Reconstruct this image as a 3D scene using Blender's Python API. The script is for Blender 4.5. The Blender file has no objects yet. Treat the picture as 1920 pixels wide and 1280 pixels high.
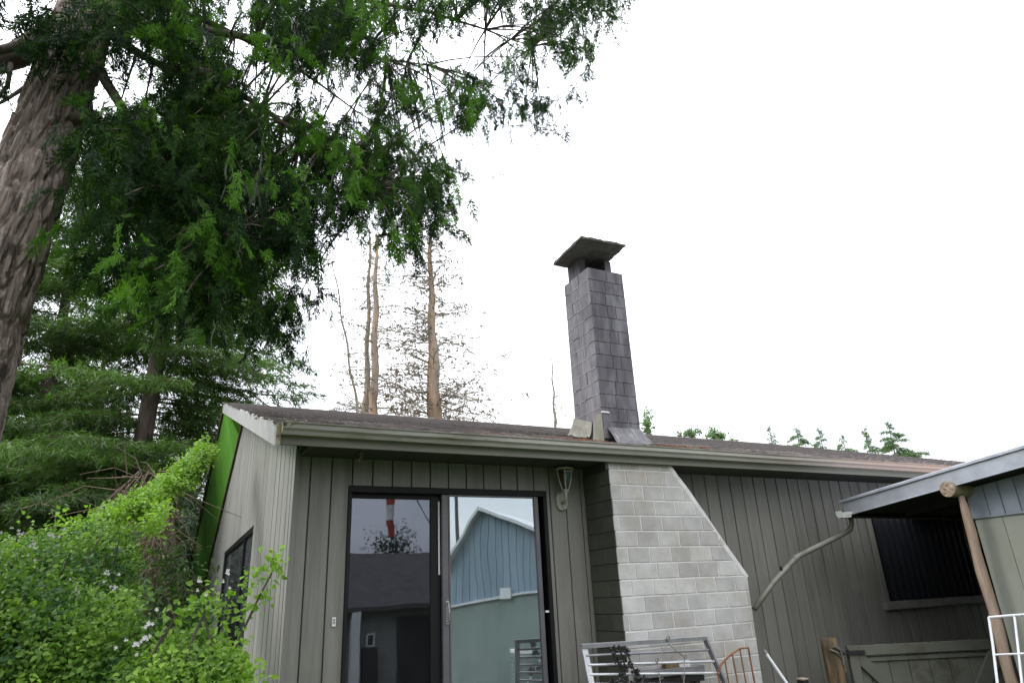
import bpy, math, random
import numpy as np
from mathutils import Vector, Matrix, noise

random.seed(7)
rng = np.random.default_rng(11)
S = bpy.context.scene
COL = S.collection
PI = math.pi
R = math.radians

# ------------------------------------------------------------------ camera
# X runs along the house front, Y into the depth, Z up.  Eye at 1.5 m.
CAMF = 1253.871
ROT = np.array([[0.895733, -0.442223, -0.045848],
                [-0.120587, -0.340912, 0.932329],
                [0.427927, 0.829589, 0.358692]])
# fix handedness: rows are right, up, forward
rgt = ROT[0]
up_ = np.array([-0.120587, -0.340912, 0.932329])
fwd = ROT[2]
CAMP = np.array([0.0, 0.0, 1.5])
cd = bpy.data.cameras.new("camera")
cam = bpy.data.objects.new("camera", cd)
COL.objects.link(cam)
m = Matrix(((rgt[0], up_[0], -fwd[0], 0), (rgt[1], up_[1], -fwd[1], 0), (rgt[2], up_[2], -fwd[2], 1.5), (0, 0, 0, 1)))
cam.matrix_world = m
cd.sensor_width = 36.0
cd.lens = CAMF / 1920 * 36.0
cd.clip_start = 0.05
cd.clip_end = 2000
S.camera = cam

# ------------------------------------------------------------------ sky, sun, exposure
SUN_EL, SUN_AZ = R(36), R(-72)          # azimuth from +Y towards +X
W = bpy.data.worlds.new("World"); S.world = W
W.use_nodes = True
wn, wl = W.node_tree.nodes, W.node_tree.links
wn.clear()
wo = wn.new("ShaderNodeOutputWorld")
bg = wn.new("ShaderNodeBackground"); bg.inputs[1].default_value = 0.15
sky = wn.new("ShaderNodeTexSky"); sky.sky_type = 'NISHITA'; sky.sun_disc = False
sky.sun_elevation = SUN_EL; sky.sun_rotation = SUN_AZ
tc = wn.new("ShaderNodeTexCoord")
mp = wn.new("ShaderNodeMapping"); mp.inputs['Scale'].default_value = (1.6, 1.6, 5.0)
nz = wn.new("ShaderNodeTexNoise"); nz.inputs['Scale'].default_value = 1.7; nz.inputs['Detail'].default_value = 5
cr = wn.new("ShaderNodeValToRGB")
cr.color_ramp.elements[0].position = 0.30; cr.color_ramp.elements[0].color = (8.6, 9.0, 9.9, 1)
cr.color_ramp.elements[1].position = 0.72; cr.color_ramp.elements[1].color = (12.6, 12.6, 12.8, 1)
mx = wn.new("ShaderNodeMixRGB"); mx.inputs[0].default_value = 0.9
wl.new(tc.outputs['Generated'], mp.inputs[0]); wl.new(mp.outputs[0], nz.inputs['Vector'])
wl.new(nz.outputs['Fac'], cr.inputs[0])
wl.new(sky.outputs[0], mx.inputs[1]); wl.new(cr.outputs[0], mx.inputs[2])
sx = wn.new("ShaderNodeSeparateXYZ"); wl.new(tc.outputs['Generated'], sx.inputs[0])
mr = wn.new("ShaderNodeMapRange"); mr.inputs[1].default_value = 0.0; mr.inputs[2].default_value = 1.0   # overcast sky: zenith three times the horizon
mr.inputs[3].default_value = 0.62; mr.inputs[4].default_value = 2.7; mr.clamp = True
wl.new(sx.outputs[2], mr.inputs[0])
cx3 = wn.new("ShaderNodeCombineXYZ")
for i in range(3): wl.new(mr.outputs[0], cx3.inputs[i])
mg = wn.new("ShaderNodeMixRGB"); mg.blend_type = 'MULTIPLY'; mg.inputs[0].default_value = 1.0
wl.new(mx.outputs[0], mg.inputs[1]); wl.new(cx3.outputs[0], mg.inputs[2])
wl.new(mg.outputs[0], bg.inputs[0]); wl.new(bg.outputs[0], wo.inputs[0])

sd = bpy.data.lights.new("sun", 'SUN'); sd.energy = 1.5; sd.angle = R(20); sd.color = (1, 0.97, 0.93)
sun = bpy.data.objects.new("sun", sd); COL.objects.link(sun)
sv = Vector((math.sin(SUN_AZ) * math.cos(SUN_EL), math.cos(SUN_AZ) * math.cos(SUN_EL), math.sin(SUN_EL)))
sun.rotation_euler = sv.to_track_quat('Z', 'Y').to_euler()
sun.location = (-10, 0, 20)

S.view_settings.view_transform = 'Standard'
S.view_settings.look = 'None'
S.view_settings.exposure = 0.1
S.view_settings.gamma = 1.0
S.view_settings.use_curve_mapping = False
S.render.engine = 'CYCLES'
S.cycles.max_bounces = 8
S.cycles.transparent_max_bounces = 16

# ------------------------------------------------------------------ helpers
def ray(px, py):
    return ((px - 960) / CAMF) * rgt + (-(py - 640) / CAMF) * up_ + fwd

def at(px, py, Y):
    d = ray(px, py); return CAMP + d * (Y / d[1])

DW = 5.609                                   # the plane of the house front

def behind(px, py, Y):
    """point behind the camera whose mirror image in the glass doors is seen at px, py"""
    d = ray(px, py); p = CAMP + d * ((2 * (DW + 0.035) - Y) / d[1])
    return np.array([p[0], Y, p[2]])

def tag(o, label=None, cat=None, group=None, kind=None):
    if label: o['label'] = label
    if cat: o['category'] = cat
    if group: o['group'] = group
    if kind: o['kind'] = kind
    return o

def empty(name, loc, label, cat, group=None):
    o = bpy.data.objects.new(name, None); COL.objects.link(o)
    o.location = loc; o.empty_display_size = 0.2
    return tag(o, label, cat, group)

def link(name, me, parent=None, loc=None):
    o = bpy.data.objects.new(name, me); COL.objects.link(o)
    if parent is not None:
        o.parent = parent
        o.matrix_parent_inverse = Matrix.Translation(-wloc(parent))
    if loc is not None: o.location = loc
    return o

def wloc(o):
    v = Vector(o.location)
    if o.parent is not None:
        return v   # children keep world coordinates, see link()
    return v

class MB:
    """collects faces and links them as one mesh"""
    def __init__(s): s.v = []; s.f = []
    def add(s, vs, fs):
        k = len(s.v); s.v += [tuple(map(float, v)) for v in vs]; s.f += [tuple(i + k for i in f) for f in fs]
        return s
    def box(s, x0, x1, y0, y1, z0, z1, c=0.0):
        if c <= 0:
            return s.add([(x0,y0,z0),(x1,y0,z0),(x1,y1,z0),(x0,y1,z0),(x0,y0,z1),(x1,y0,z1),(x1,y1,z1),(x0,y1,z1)],
                  [(3,2,1,0),(4,5,6,7),(0,1,5,4),(1,2,6,5),(2,3,7,6),(3,0,4,7)])
        vs = []
        X = ((x0, x1), (y0, y1), (z0, z1))
        for a in range(3):                       # chamfered box: 24 verts
            for sx in (0, 1):
                for sy in (0, 1):
                    for sz in (0, 1):
                        p = [X[0][sx], X[1][sy], X[2][sz]]
                        sg = (sx, sy, sz)
                        for b in range(3):
                            if b != a: p[b] += c if sg[b] == 0 else -c
                        vs.append(p)
        i = lambda a, sx, sy, sz: a * 8 + sx * 4 + sy * 2 + sz
        fs = []
        for q in (0, 1):
            f = [i(0,q,0,0), i(0,q,1,0), i(0,q,1,1), i(0,q,0,1)]; fs.append(f if q else f[::-1])
            f = [i(1,0,q,0), i(1,0,q,1), i(1,1,q,1), i(1,1,q,0)]; fs.append(f if q else f[::-1])
            f = [i(2,0,0,q), i(2,1,0,q), i(2,1,1,q), i(2,0,1,q)]; fs.append(f if q else f[::-1])
        for q in (0, 1):
            for r_ in (0, 1):
                f = [i(0,q,r_,0), i(0,q,r_,1), i(1,q,r_,1), i(1,q,r_,0)]; fs.append(f if q ^ r_ else f[::-1])
                f = [i(0,q,0,r_), i(0,q,1,r_), i(2,q,1,r_), i(2,q,0,r_)]; fs.append(f[::-1] if q ^ r_ else f)
                f = [i(1,0,q,r_), i(1,1,q,r_), i(2,1,q,r_), i(2,0,q,r_)]; fs.append(f if q ^ r_ else f[::-1])
        for sx in (0, 1):
            for sy in (0, 1):
                for sz in (0, 1):
                    f = [i(0,sx,sy,sz), i(1,sx,sy,sz), i(2,sx,sy,sz)]
                    fs.append(f if (sx ^ sy ^ sz) else f[::-1])
        return s.add(vs, fs)
    def obox(s, a, b, w, h, upv=(0, 0, 1)):
        """bar of w x h from a to b"""
        a = Vector(a); b = Vector(b); t = (b - a).normalized(); u = Vector(upv)
        sd_ = t.cross(u).normalized(); u = sd_.cross(t)
        vs = [p + sd_ * (w / 2 * i) + u * (h / 2 * j) for p in (a, b) for i, j in ((-1,-1),(1,-1),(1,1),(-1,1))]
        return s.add(vs, [(0,1,2,3),(7,6,5,4),(0,4,5,1),(1,5,6,2),(2,6,7,3),(3,7,4,0)])
    def tube(s, pts, rad, n=8, cap=True):
        pts = [Vector(p) for p in pts]
        if not hasattr(rad, '__len__'): rad = [rad] * len(pts)
        k = len(s.v); prev = None
        for i, p in enumerate(pts):
            t = (pts[min(i + 1, len(pts) - 1)] - pts[max(i - 1, 0)])
            t = t.normalized() if t.length > 1e-9 else Vector((0, 0, 1))
            if prev is None:
                ref = Vector((0, 0, 1)) if abs(t.z) < 0.9 else Vector((1, 0, 0))
                u = t.cross(ref).normalized()
            else:
                u = (prev - t * prev.dot(t))
                u = u.normalized() if u.length > 1e-6 else t.orthogonal().normalized()
            prev = u; w = t.cross(u)
            for j in range(n):
                a = 2 * PI * j / n
                s.v.append(tuple(p + (u * math.cos(a) + w * math.sin(a)) * rad[i]))
        for i in range(len(pts) - 1):
            for j in range(n):
                a = k + i * n + j; b = k + i * n + (j + 1) % n
                s.f.append((a, b, b + n, a + n))
        if cap:
            s.f.append(tuple(k + j for j in range(n))[::-1]); e = k + (len(pts) - 1) * n
            s.f.append(tuple(e + j for j in range(n)))
        return s
    def lathe(s, prof, c, n=20):
        k = len(s.v)
        for r_, z in prof:
            for j in range(n):
                a = 2 * PI * j / n
                s.v.append((c[0] + r_ * math.cos(a), c[1] + r_ * math.sin(a), c[2] + z))
        for i in range(len(prof) - 1):
            for j in range(n):
                a = k + i * n + j; b = k + i * n + (j + 1) % n
                s.f.append((a, b, b + n, a + n))
        return s
    def prism(s, poly, mapf, d0, d1, bev=0.0):
        """convex polygon poly (u,v) extruded from depth d0 (front, chamfered by bev) to d1 (back)"""
        n = len(poly)
        ar = sum(poly[i][0] * poly[(i+1) % n][1] - poly[(i+1) % n][0] * poly[i][1] for i in range(n))
        if ar < 0: poly = poly[::-1]
        ins = inset(poly, bev) if bev > 0 else None
        vs = []; fs = []
        if ins:
            vs += [mapf(u, v, d0) for u, v in ins]
            vs += [mapf(u, v, d0 + (bev if d1 > d0 else -bev)) for u, v in poly]
        else:
            vs += [mapf(u, v, d0) for u, v in poly]
        vs += [mapf(u, v, d1) for u, v in poly]
        L = len(vs) // n
        fs.append(tuple(range(n)))
        for l in range(L - 1):
            for i in range(n):
                j = (i + 1) % n
                fs.append((l*n + i, (l+1)*n + i, (l+1)*n + j, l*n + j))
        fs.append(tuple((L-1)*n + i for i in range(n))[::-1])
        return s.add(vs, fs)
    def mesh(s, name, mat, smooth=False):
        me = bpy.data.meshes.new(name)
        me.from_pydata(s.v, [], s.f)
        import bmesh
        bm = bmesh.new(); bm.from_mesh(me); bmesh.ops.recalc_face_normals(bm, faces=bm.faces); bm.to_mesh(me); bm.free()
        if mat: me.materials.append(mat)
        if smooth:
            me.polygons.foreach_set('use_smooth', [True] * len(me.polygons))
        me.update()
        return me
    def build(s, name, mat, parent=None, smooth=False, loc=None):
        return link(name, s.mesh(name, mat, smooth), parent, loc)

def inset(poly, b):
    n = len(poly); out = []
    for i in range(n):
        p0, p1, p2 = Vector(poly[i-1]), Vector(poly[i]), Vector(poly[(i+1) % n])
        e1 = (p1 - p0); e2 = (p2 - p1)
        if e1.length < 1e-6 or e2.length < 1e-6: out.append(tuple(p1)); continue
        e1.normalize(); e2.normalize()
        n1 = Vector((-e1.y, e1.x)); n2 = Vector((-e2.y, e2.x))
        bis = n1 + n2
        k = b / max(0.25, 1 + n1.dot(n2))
        out.append(tuple(p1 + bis * k))
    return out

def clip(poly, a, b, c):
    """keep a*u+b*v<=c"""
    out = []; n = len(poly)
    for i in range(n):
        p, q = poly[i], poly[(i+1) % n]
        dp = a*p[0] + b*p[1] - c; dq = a*q[0] + b*q[1] - c
        if dp <= 0: out.append(p)
        if (dp < 0 < dq) or (dq < 0 < dp):
            t = dp / (dp - dq); out.append((p[0] + (q[0]-p[0])*t, p[1] + (q[1]-p[1])*t))
    return out

def np_mesh(name, V, F, mat, tint=None, smooth=False):
    me = bpy.data.meshes.new(name)
    V = np.asarray(V, np.float32); F = np.asarray(F, np.int32)
    k = F.shape[1]
    me.vertices.add(len(V)); me.vertices.foreach_set('co', V.ravel())
    me.loops.add(F.size); me.loops.foreach_set('vertex_index', F.ravel())
    me.polygons.add(len(F)); me.polygons.foreach_set('loop_start', np.arange(0, F.size, k, dtype=np.int32))
    me.polygons.foreach_set('loop_total', np.full(len(F), k, np.int32))
    if smooth: me.polygons.foreach_set('use_smooth', np.ones(len(F), bool))
    if tint is not None:
        a = me.attributes.new('tint', 'FLOAT', 'POINT'); a.data.foreach_set('value', np.asarray(tint, np.float32))
    me.materials.append(mat)
    me.update(calc_edges=True)
    return me

def unit(a):
    return a / np.maximum(np.linalg.norm(a, axis=-1, keepdims=True), 1e-9)

# ------------------------------------------------------------------ materials
def mat(name):
    m_ = bpy.data.materials.new(name); m_.use_nodes = True
    nt = m_.node_tree; b = nt.nodes['Principled BSDF']
    return m_, nt, b

def N(nt, t, **kw):
    n = nt.nodes.new(t)
    for k, v in kw.items():
        if k in n.inputs: n.inputs[k].default_value = v
        else: setattr(n, k, v)
    return n

def ramp(nt, src, stops):
    r_ = nt.nodes.new('ShaderNodeValToRGB')
    e = r_.color_ramp.elements
    while len(e) < len(stops): e.new(0.5)
    for i, (p, c) in enumerate(stops):
        e[i].position = p; e[i].color = (*c, 1) if len(c) == 3 else c
    nt.links.new(src, r_.inputs[0])
    return r_

def mixc(nt, f, a, b, mode='MIX'):
    m_ = nt.nodes.new('ShaderNodeMixRGB'); m_.blend_type = mode
    for i, v in ((0, f), (1, a), (2, b)):
        if hasattr(v, 'links') or hasattr(v, 'is_linked'): nt.links.new(v, m_.inputs[i])
        elif i == 0: m_.inputs[0].default_value = v
        else: m_.inputs[i].default_value = (*v, 1)
    return m_.outputs[0]

def surf(name, c1, c2, scale=6, stretch=(1, 1, 1), rough=0.8, bump=0.3, bscale=60, bstretch=None, vary=0.25,
         stain=None, stain_scale=1.5, stain_pos=(0.52, 0.68), metallic=0.0, spec=0.3, bdist=0.004, patch=None):
    """weathered surface: two tones by noise, per-object variation, optional stains with their own shape, fine bump"""
    m_, nt, b = mat(name)
    g = N(nt, 'ShaderNodeNewGeometry')
    mp_ = N(nt, 'ShaderNodeMapping'); mp_.inputs['Scale'].default_value = stretch
    oi = N(nt, 'ShaderNodeObjectInfo')
    nt.links.new(g.outputs['Position'], mp_.inputs[0])
    n1 = N(nt, 'ShaderNodeTexNoise', Scale=scale, Detail=6.0, Roughness=0.62)
    nt.links.new(mp_.outputs[0], n1.inputs['Vector'])
    col = ramp(nt, n1.outputs['Fac'], [(0.3, c1), (0.7, c2)]).outputs[0]
    if patch:
        n3 = N(nt, 'ShaderNodeTexNoise', Scale=patch[1], Detail=3.0)
        nt.links.new(g.outputs['Position'], n3.inputs['Vector'])
        f3 = ramp(nt, n3.outputs['Fac'], [(patch[2], (0, 0, 0)), (patch[3], (1, 1, 1))]).outputs[0]
        col = mixc(nt, f3, col, patch[0])
    if stain:
        n2 = N(nt, 'ShaderNodeTexNoise', Scale=stain_scale, Detail=5.0, Roughness=0.7)
        nt.links.new(mp_.outputs[0], n2.inputs['Vector'])
        f = ramp(nt, n2.outputs['Fac'], [(stain_pos[0], (0, 0, 0)), (stain_pos[1], (1, 1, 1))]).outputs[0]
        col = mixc(nt, f, col, stain)
    if vary:
        mr = N(nt, 'ShaderNodeMapRange'); mr.inputs[3].default_value = 1 - vary; mr.inputs[4].default_value = 1 + vary
        nt.links.new(oi.outputs['Random'], mr.inputs[0])
        cmb = N(nt, 'ShaderNodeCombineXYZ')
        for i in range(3): nt.links.new(mr.outputs[0], cmb.inputs[i])
        col = mixc(nt, 1.0, col, cmb.outputs[0], 'MULTIPLY')
    nt.links.new(col, b.inputs['Base Color'])
    b.inputs['Roughness'].default_value = rough
    b.inputs['Metallic'].default_value = metallic
    b.inputs['Specular IOR Level'].default_value = spec
    if bump:
        mp2 = N(nt, 'ShaderNodeMapping'); mp2.inputs['Scale'].default_value = bstretch or stretch
        nt.links.new(g.outputs['Position'], mp2.inputs[0])
        nb = N(nt, 'ShaderNodeTexNoise', Scale=bscale, Detail=5.0, Roughness=0.65)
        nt.links.new(mp2.outputs[0], nb.inputs['Vector'])
        bp = N(nt, 'ShaderNodeBump', Strength=bump, Distance=bdist)
        nt.links.new(nb.outputs['Fac'], bp.inputs['Height']); nt.links.new(bp.outputs[0], b.inputs['Normal'])
    return m_

def leafmat(name, dark, light, trans=0.35, rough=0.5, spec=0.25, tcol=None):
    m_, nt, b = mat(name)
    a = N(nt, 'ShaderNodeAttribute', attribute_name='tint')
    stops = [(0.0, dark), (1.0, light)]
    col = ramp(nt, a.outputs['Fac'], stops).outputs[0]
    nt.links.new(col, b.inputs['Base Color'])
    b.inputs['Roughness'].default_value = rough
    b.inputs['Specular IOR Level'].default_value = spec
    t = N(nt, 'ShaderNodeBsdfTranslucent')
    c2 = mixc(nt, 1.0, col, tcol or (1.5, 1.7, 0.7), 'MULTIPLY')
    nt.links.new(c2, t.inputs[0])
    mxs = N(nt, 'ShaderNodeMixShader'); mxs.inputs[0].default_value = trans
    nt.links.new(b.outputs[0], mxs.inputs[1]); nt.links.new(t.outputs[0], mxs.inputs[2])
    nt.links.new(mxs.outputs[0], nt.nodes['Material Output'].inputs[0])
    return m_

def glassmat(name, refl, rtint, body, wav=0.0, dust=0.0):
    m_ = bpy.data.materials.new(name); m_.use_nodes = True
    nt = m_.node_tree; nt.nodes.clear()
    o = N(nt, 'ShaderNodeOutputMaterial')
    gl = N(nt, 'ShaderNodeBsdfGlossy', Roughness=0.015); gl.inputs[0].default_value = (*rtint, 1)
    tr = N(nt, 'ShaderNodeBsdfTransparent'); tr.inputs[0].default_value = (*body, 1)
    lw = N(nt, 'ShaderNodeFresnel', IOR=1.5)
    ad = N(nt, 'ShaderNodeMath', operation='ADD'); ad.inputs[1].default_value = refl
    ad.use_clamp = True
    nt.links.new(lw.outputs[0], ad.inputs[0])
    mxs = N(nt, 'ShaderNodeMixShader')
    nt.links.new(ad.outputs[0], mxs.inputs[0]); nt.links.new(tr.outputs[0], mxs.inputs[1]); nt.links.new(gl.outputs[0], mxs.inputs[2])
    last = mxs.outputs[0]
    if dust:
        g2 = N(nt, 'ShaderNodeNewGeometry'); mpd = N(nt, 'ShaderNodeMapping'); mpd.inputs['Scale'].default_value = (5, 5, .8)
        nt.links.new(g2.outputs['Position'], mpd.inputs[0])
        nd_ = N(nt, 'ShaderNodeTexNoise', Scale=2.5, Detail=6.0, Roughness=.7); nt.links.new(mpd.outputs[0], nd_.inputs['Vector'])
        rm = N(nt, 'ShaderNodeMapRange'); rm.inputs[1].default_value = .3; rm.inputs[2].default_value = .75; rm.inputs[3].default_value = dust * .4; rm.inputs[4].default_value = dust * 1.7
        nt.links.new(nd_.outputs['Fac'], rm.inputs[0])
        df = N(nt, 'ShaderNodeBsdfDiffuse'); df.inputs[0].default_value = (.62, .64, .66, 1)
        m2_ = N(nt, 'ShaderNodeMixShader'); nt.links.new(rm.outputs[0], m2_.inputs[0]); nt.links.new(last, m2_.inputs[1]); nt.links.new(df.outputs[0], m2_.inputs[2]); last = m2_.outputs[0]
    nt.links.new(last, o.inputs[0])
    if wav:
        g = N(nt, 'ShaderNodeNewGeometry')
        nz_ = N(nt, 'ShaderNodeTexNoise', Scale=2.2, Detail=1.0)
        nt.links.new(g.outputs['Position'], nz_.inputs['Vector'])
        bp = N(nt, 'ShaderNodeBump', Strength=1.0, Distance=wav)
        nt.links.new(nz_.outputs['Fac'], bp.inputs['Height']); nt.links.new(bp.outputs[0], gl.inputs['Normal'])
    return m_

M = {}
M['siding'] = surf('siding_paint', (0.162, 0.158, 0.138), (0.202, 0.197, 0.174), scale=5, stretch=(4, 4, 0.30), rough=0.48, spec=0.5, bump=0.6,
                   bscale=40, bstretch=(5, 5, 0.2), vary=0.09, stain=(0.105, 0.104, 0.088), stain_scale=1.4, stain_pos=(0.54, 0.74), patch=((0.24, 0.235, 0.21), 2.0, .60, .78))
M['siding_lit'] = surf('lit_wall_siding', (0.25, 0.247, 0.226), (0.36, 0.355, 0.33), scale=3, stretch=(3, 3, 0.35), rough=0.42, spec=0.5, bump=0.35,
                   bscale=40, bstretch=(4, 4, 0.25), vary=0.07, stain=(0.14, 0.138, 0.118), stain_scale=0.9, stain_pos=(0.55, 0.8))  # same paint made lighter: stronger light on the left wall put into the colour
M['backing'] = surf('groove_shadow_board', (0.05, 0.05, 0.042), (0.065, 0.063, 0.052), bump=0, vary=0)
M['groove_shade'] = surf('shaded_board_edge', (0.055, 0.054, 0.046), (0.085, 0.082, 0.07), bump=0.2, vary=0)
M['dark_in'] = surf('room_wall', (0.10, 0.09, 0.08), (0.13, 0.12, 0.10), bump=0, vary=0)
M['block'] = surf('bare_concrete_block', (0.33, 0.322, 0.31), (0.46, 0.45, 0.435), scale=5, rough=0.95, bump=0.9, bscale=55, vary=0.13,
                  stain=(0.31, 0.28, 0.235), stain_scale=1.7, stain_pos=(0.48, 0.70))
M['mortar'] = surf('pale_mortar', (0.46, 0.45, 0.435), (0.62, 0.61, 0.595), scale=9, rough=0.95, bump=0.5, bscale=90, vary=0,
                   stain=(0.34, 0.31, 0.26), stain_scale=1.5, stain_pos=(0.55, 0.75))
M['block_green'] = surf('green_painted_block', (0.060, 0.062, 0.048), (0.085, 0.086, 0.068), scale=5, rough=0.85, bump=0.5, bscale=50, vary=0.12)
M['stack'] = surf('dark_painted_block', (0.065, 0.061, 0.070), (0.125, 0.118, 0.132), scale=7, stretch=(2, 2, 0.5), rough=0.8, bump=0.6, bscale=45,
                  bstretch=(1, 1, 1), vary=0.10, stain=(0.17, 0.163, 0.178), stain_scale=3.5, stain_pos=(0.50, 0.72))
M['stack_lit'] = surf('lit_stack_face', (0.115, 0.110, 0.122), (0.22, 0.213, 0.228), scale=7, stretch=(2, 2, 0.7), rough=0.85, bump=0.6, bscale=45,
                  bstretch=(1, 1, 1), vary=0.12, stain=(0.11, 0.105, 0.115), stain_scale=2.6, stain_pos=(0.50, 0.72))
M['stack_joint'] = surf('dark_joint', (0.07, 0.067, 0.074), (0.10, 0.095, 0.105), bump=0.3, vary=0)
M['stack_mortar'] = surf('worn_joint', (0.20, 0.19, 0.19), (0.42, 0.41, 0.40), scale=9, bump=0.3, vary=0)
M['slab'] = surf('mossy_cap_slab', (0.075, 0.070, 0.068), (0.15, 0.142, 0.132), scale=14, rough=0.95, bump=1.0, bscale=40, vary=0, bdist=0.01,
                 stain=(0.075, 0.075, 0.055), stain_scale=5)
M['lead'] = surf('dull_flashing', (0.075, 0.07, 0.08), (0.14, 0.135, 0.145), scale=9, stretch=(3, 1.5, .5), rough=0.6, bump=0.25, bscale=20, vary=0.08, metallic=0.2,
                 stain=(0.24, 0.235, 0.225), stain_scale=5, stain_pos=(0.54, 0.68))
M['lead_pale'] = surf('pale_flashing', (0.135, 0.132, 0.108), (0.22, 0.212, 0.18), scale=6, rough=0.6, bump=0.25, bscale=20, vary=0.08,
                      stain=(0.16, 0.16, 0.10), stain_scale=4)
M['shingle'] = surf('weathered_shingle', (0.135, 0.118, 0.112), (0.26, 0.235, 0.228), scale=16, rough=0.95, bump=0.8, bscale=120, vary=0.42,
                    stain=(0.10, 0.088, 0.06), stain_scale=2.0, stain_pos=(0.55, 0.7))
M['moss'] = surf('dry_moss', (0.085, 0.08, 0.045), (0.15, 0.135, 0.08), scale=20, rough=1.0, bump=0.5, vary=0)
M['gutter'] = surf('weathered_gutter', (0.27, 0.265, 0.235), (0.38, 0.37, 0.33), scale=3, stretch=(0.7, 3, 6), rough=0.6, bump=0.25, bscale=25, vary=0.03,
                   stain=(0.14, 0.128, 0.095), stain_scale=1.5, stain_pos=(0.50, 0.72))
def wash_gutter():
    m_ = M['gutter']; nt = m_.node_tree; b = nt.nodes['Principled BSDF']
    src = b.inputs['Base Color'].links[0].from_socket
    g = N(nt, 'ShaderNodeNewGeometry'); sp = N(nt, 'ShaderNodeSeparateXYZ'); nt.links.new(g.outputs['Position'], sp.inputs[0])
    nz_ = N(nt, 'ShaderNodeTexNoise', Scale=1.3, Detail=4.0); nt.links.new(g.outputs['Position'], nz_.inputs['Vector'])
    ml = N(nt, 'ShaderNodeMath', operation='MULTIPLY_ADD'); ml.inputs[1].default_value = 3.0; nt.links.new(nz_.outputs['Fac'], ml.inputs[0]); nt.links.new(sp.outputs[0], ml.inputs[2])
    r_ = N(nt, 'ShaderNodeMapRange'); r_.inputs[1].default_value = 6.3; r_.inputs[2].default_value = 9.6; nt.links.new(ml.outputs[0], r_.inputs[0])
    nt.links.new(mixc(nt, r_.outputs[0], src, (0.40, 0.285, 0.23)), b.inputs['Base Color'])
wash_gutter()
M['peel'] = surf('peeling_paint', (0.36, 0.33, 0.24), (0.48, 0.45, 0.34), scale=20, rough=0.8, bump=0.8, bscale=50, vary=0,
                 stain=(0.10, 0.085, 0.06), stain_scale=14, stain_pos=(0.5, 0.6))
M['trim'] = surf('weathered_barge_board', (0.30, 0.295, 0.29), (0.42, 0.415, 0.41), scale=5, stretch=(1, 1, 1), rough=0.8, bump=0.4, bscale=40, vary=0.04,
                 stain=(0.20, 0.195, 0.17), stain_scale=9, stain_pos=(0.6, 0.75))
M['trim_brown'] = surf('brown_trim', (0.075, 0.055, 0.04), (0.12, 0.09, 0.065), scale=5, rough=0.7, bump=0.3, vary=0.05)
M['soffit'] = surf('green_soffit', (0.085, 0.25, 0.026), (0.125, 0.33, 0.038), scale=3, rough=0.6, bump=0.3, bscale=30, vary=0.14)
M['fascia'] = surf('fascia_paint', (0.155, 0.152, 0.125), (0.20, 0.197, 0.165), scale=3, stretch=(0.5, 3, 3), rough=0.7, bump=0.3, vary=0.04)
M['black_alu'] = surf('dark_bronze_frame', (0.008, 0.008, 0.009), (0.012, 0.011, 0.012), rough=0.55, bump=0.05, vary=0, spec=0.2)
M['grey_alu'] = surf('grey_stile', (0.085, 0.082, 0.092), (0.115, 0.11, 0.12), rough=0.4, bump=0.05, vary=0.05, spec=0.5)
M['chrome'] = surf('worn_chrome', (0.45, 0.45, 0.45), (0.6, 0.6, 0.6), rough=0.3, metallic=0.9, bump=0.05, vary=0)
M['white'] = surf('white_plastic', (0.62, 0.62, 0.60), (0.72, 0.72, 0.70), rough=0.5, bump=0.05, vary=0.03)
M['lampmetal'] = surf('aged_lantern_metal', (0.30, 0.295, 0.255), (0.44, 0.43, 0.385), scale=30, rough=0.6, bump=0.3, bscale=60, vary=0,
                      stain=(0.12, 0.12, 0.06), stain_scale=20)
M['lamp_dark'] = surf('tarnished_dome', (0.05, 0.05, 0.042), (0.075, 0.073, 0.06), scale=20, rough=0.6, bump=0.2, vary=0)
M['galv'] = surf('galvanised_trim', (0.38, 0.40, 0.45), (0.54, 0.565, 0.63), scale=5, stretch=(1, 1, 2), rough=0.38, bump=0.15, bscale=15, vary=0.04, metallic=0.55,
                 stain=(0.60, 0.62, 0.68), stain_scale=3, stain_pos=(0.52, 0.70))
M['blue_panel'] = surf('blue_grey_panel', (0.18, 0.205, 0.245), (0.25, 0.275, 0.32), scale=9, rough=0.7, bump=0.5, bscale=60, vary=0.08,
                       stain=(0.24, 0.26, 0.30), stain_scale=8, stain_pos=(0.5, 0.75))
M['green_panel'] = surf('shed_green_panel', (0.24, 0.25, 0.21), (0.28, 0.29, 0.25), scale=3, rough=0.8, bump=0.2, bscale=70, vary=0.04)
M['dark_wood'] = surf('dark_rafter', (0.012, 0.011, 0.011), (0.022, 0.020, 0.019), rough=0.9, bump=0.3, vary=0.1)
M['post'] = surf('peeled_pole', (0.20, 0.145, 0.105), (0.36, 0.275, 0.215), scale=6, stretch=(4, 4, 0.6), rough=0.8, bump=0.6, bscale=22, bstretch=(4, 4, .5), vary=0,
                 stain=(0.20, 0.11, 0.055), stain_scale=1.6, stain_pos=(0.54, 0.66), bdist=0.01)
M['logend'] = surf('sawn_log', (0.20, 0.15, 0.11), (0.36, 0.28, 0.21), scale=14, rough=0.9, bump=0.8, bscale=30, vary=0, bdist=0.01,
                   stain=(0.12, 0.09, 0.06), stain_scale=9, stain_pos=(0.56, 0.68))
M['logbark'] = surf('mossy_log', (0.16, 0.15, 0.085), (0.26, 0.24, 0.16), scale=14, rough=0.95, bump=0.8, bscale=30, vary=0, bdist=0.01)
M['downpipe'] = surf('painted_downpipe', (0.155, 0.152, 0.125), (0.20, 0.195, 0.165), scale=9, rough=0.5, bump=0.15, vary=0, spec=0.5,
                     stain=(0.10, 0.10, 0.07), stain_scale=6)
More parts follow.
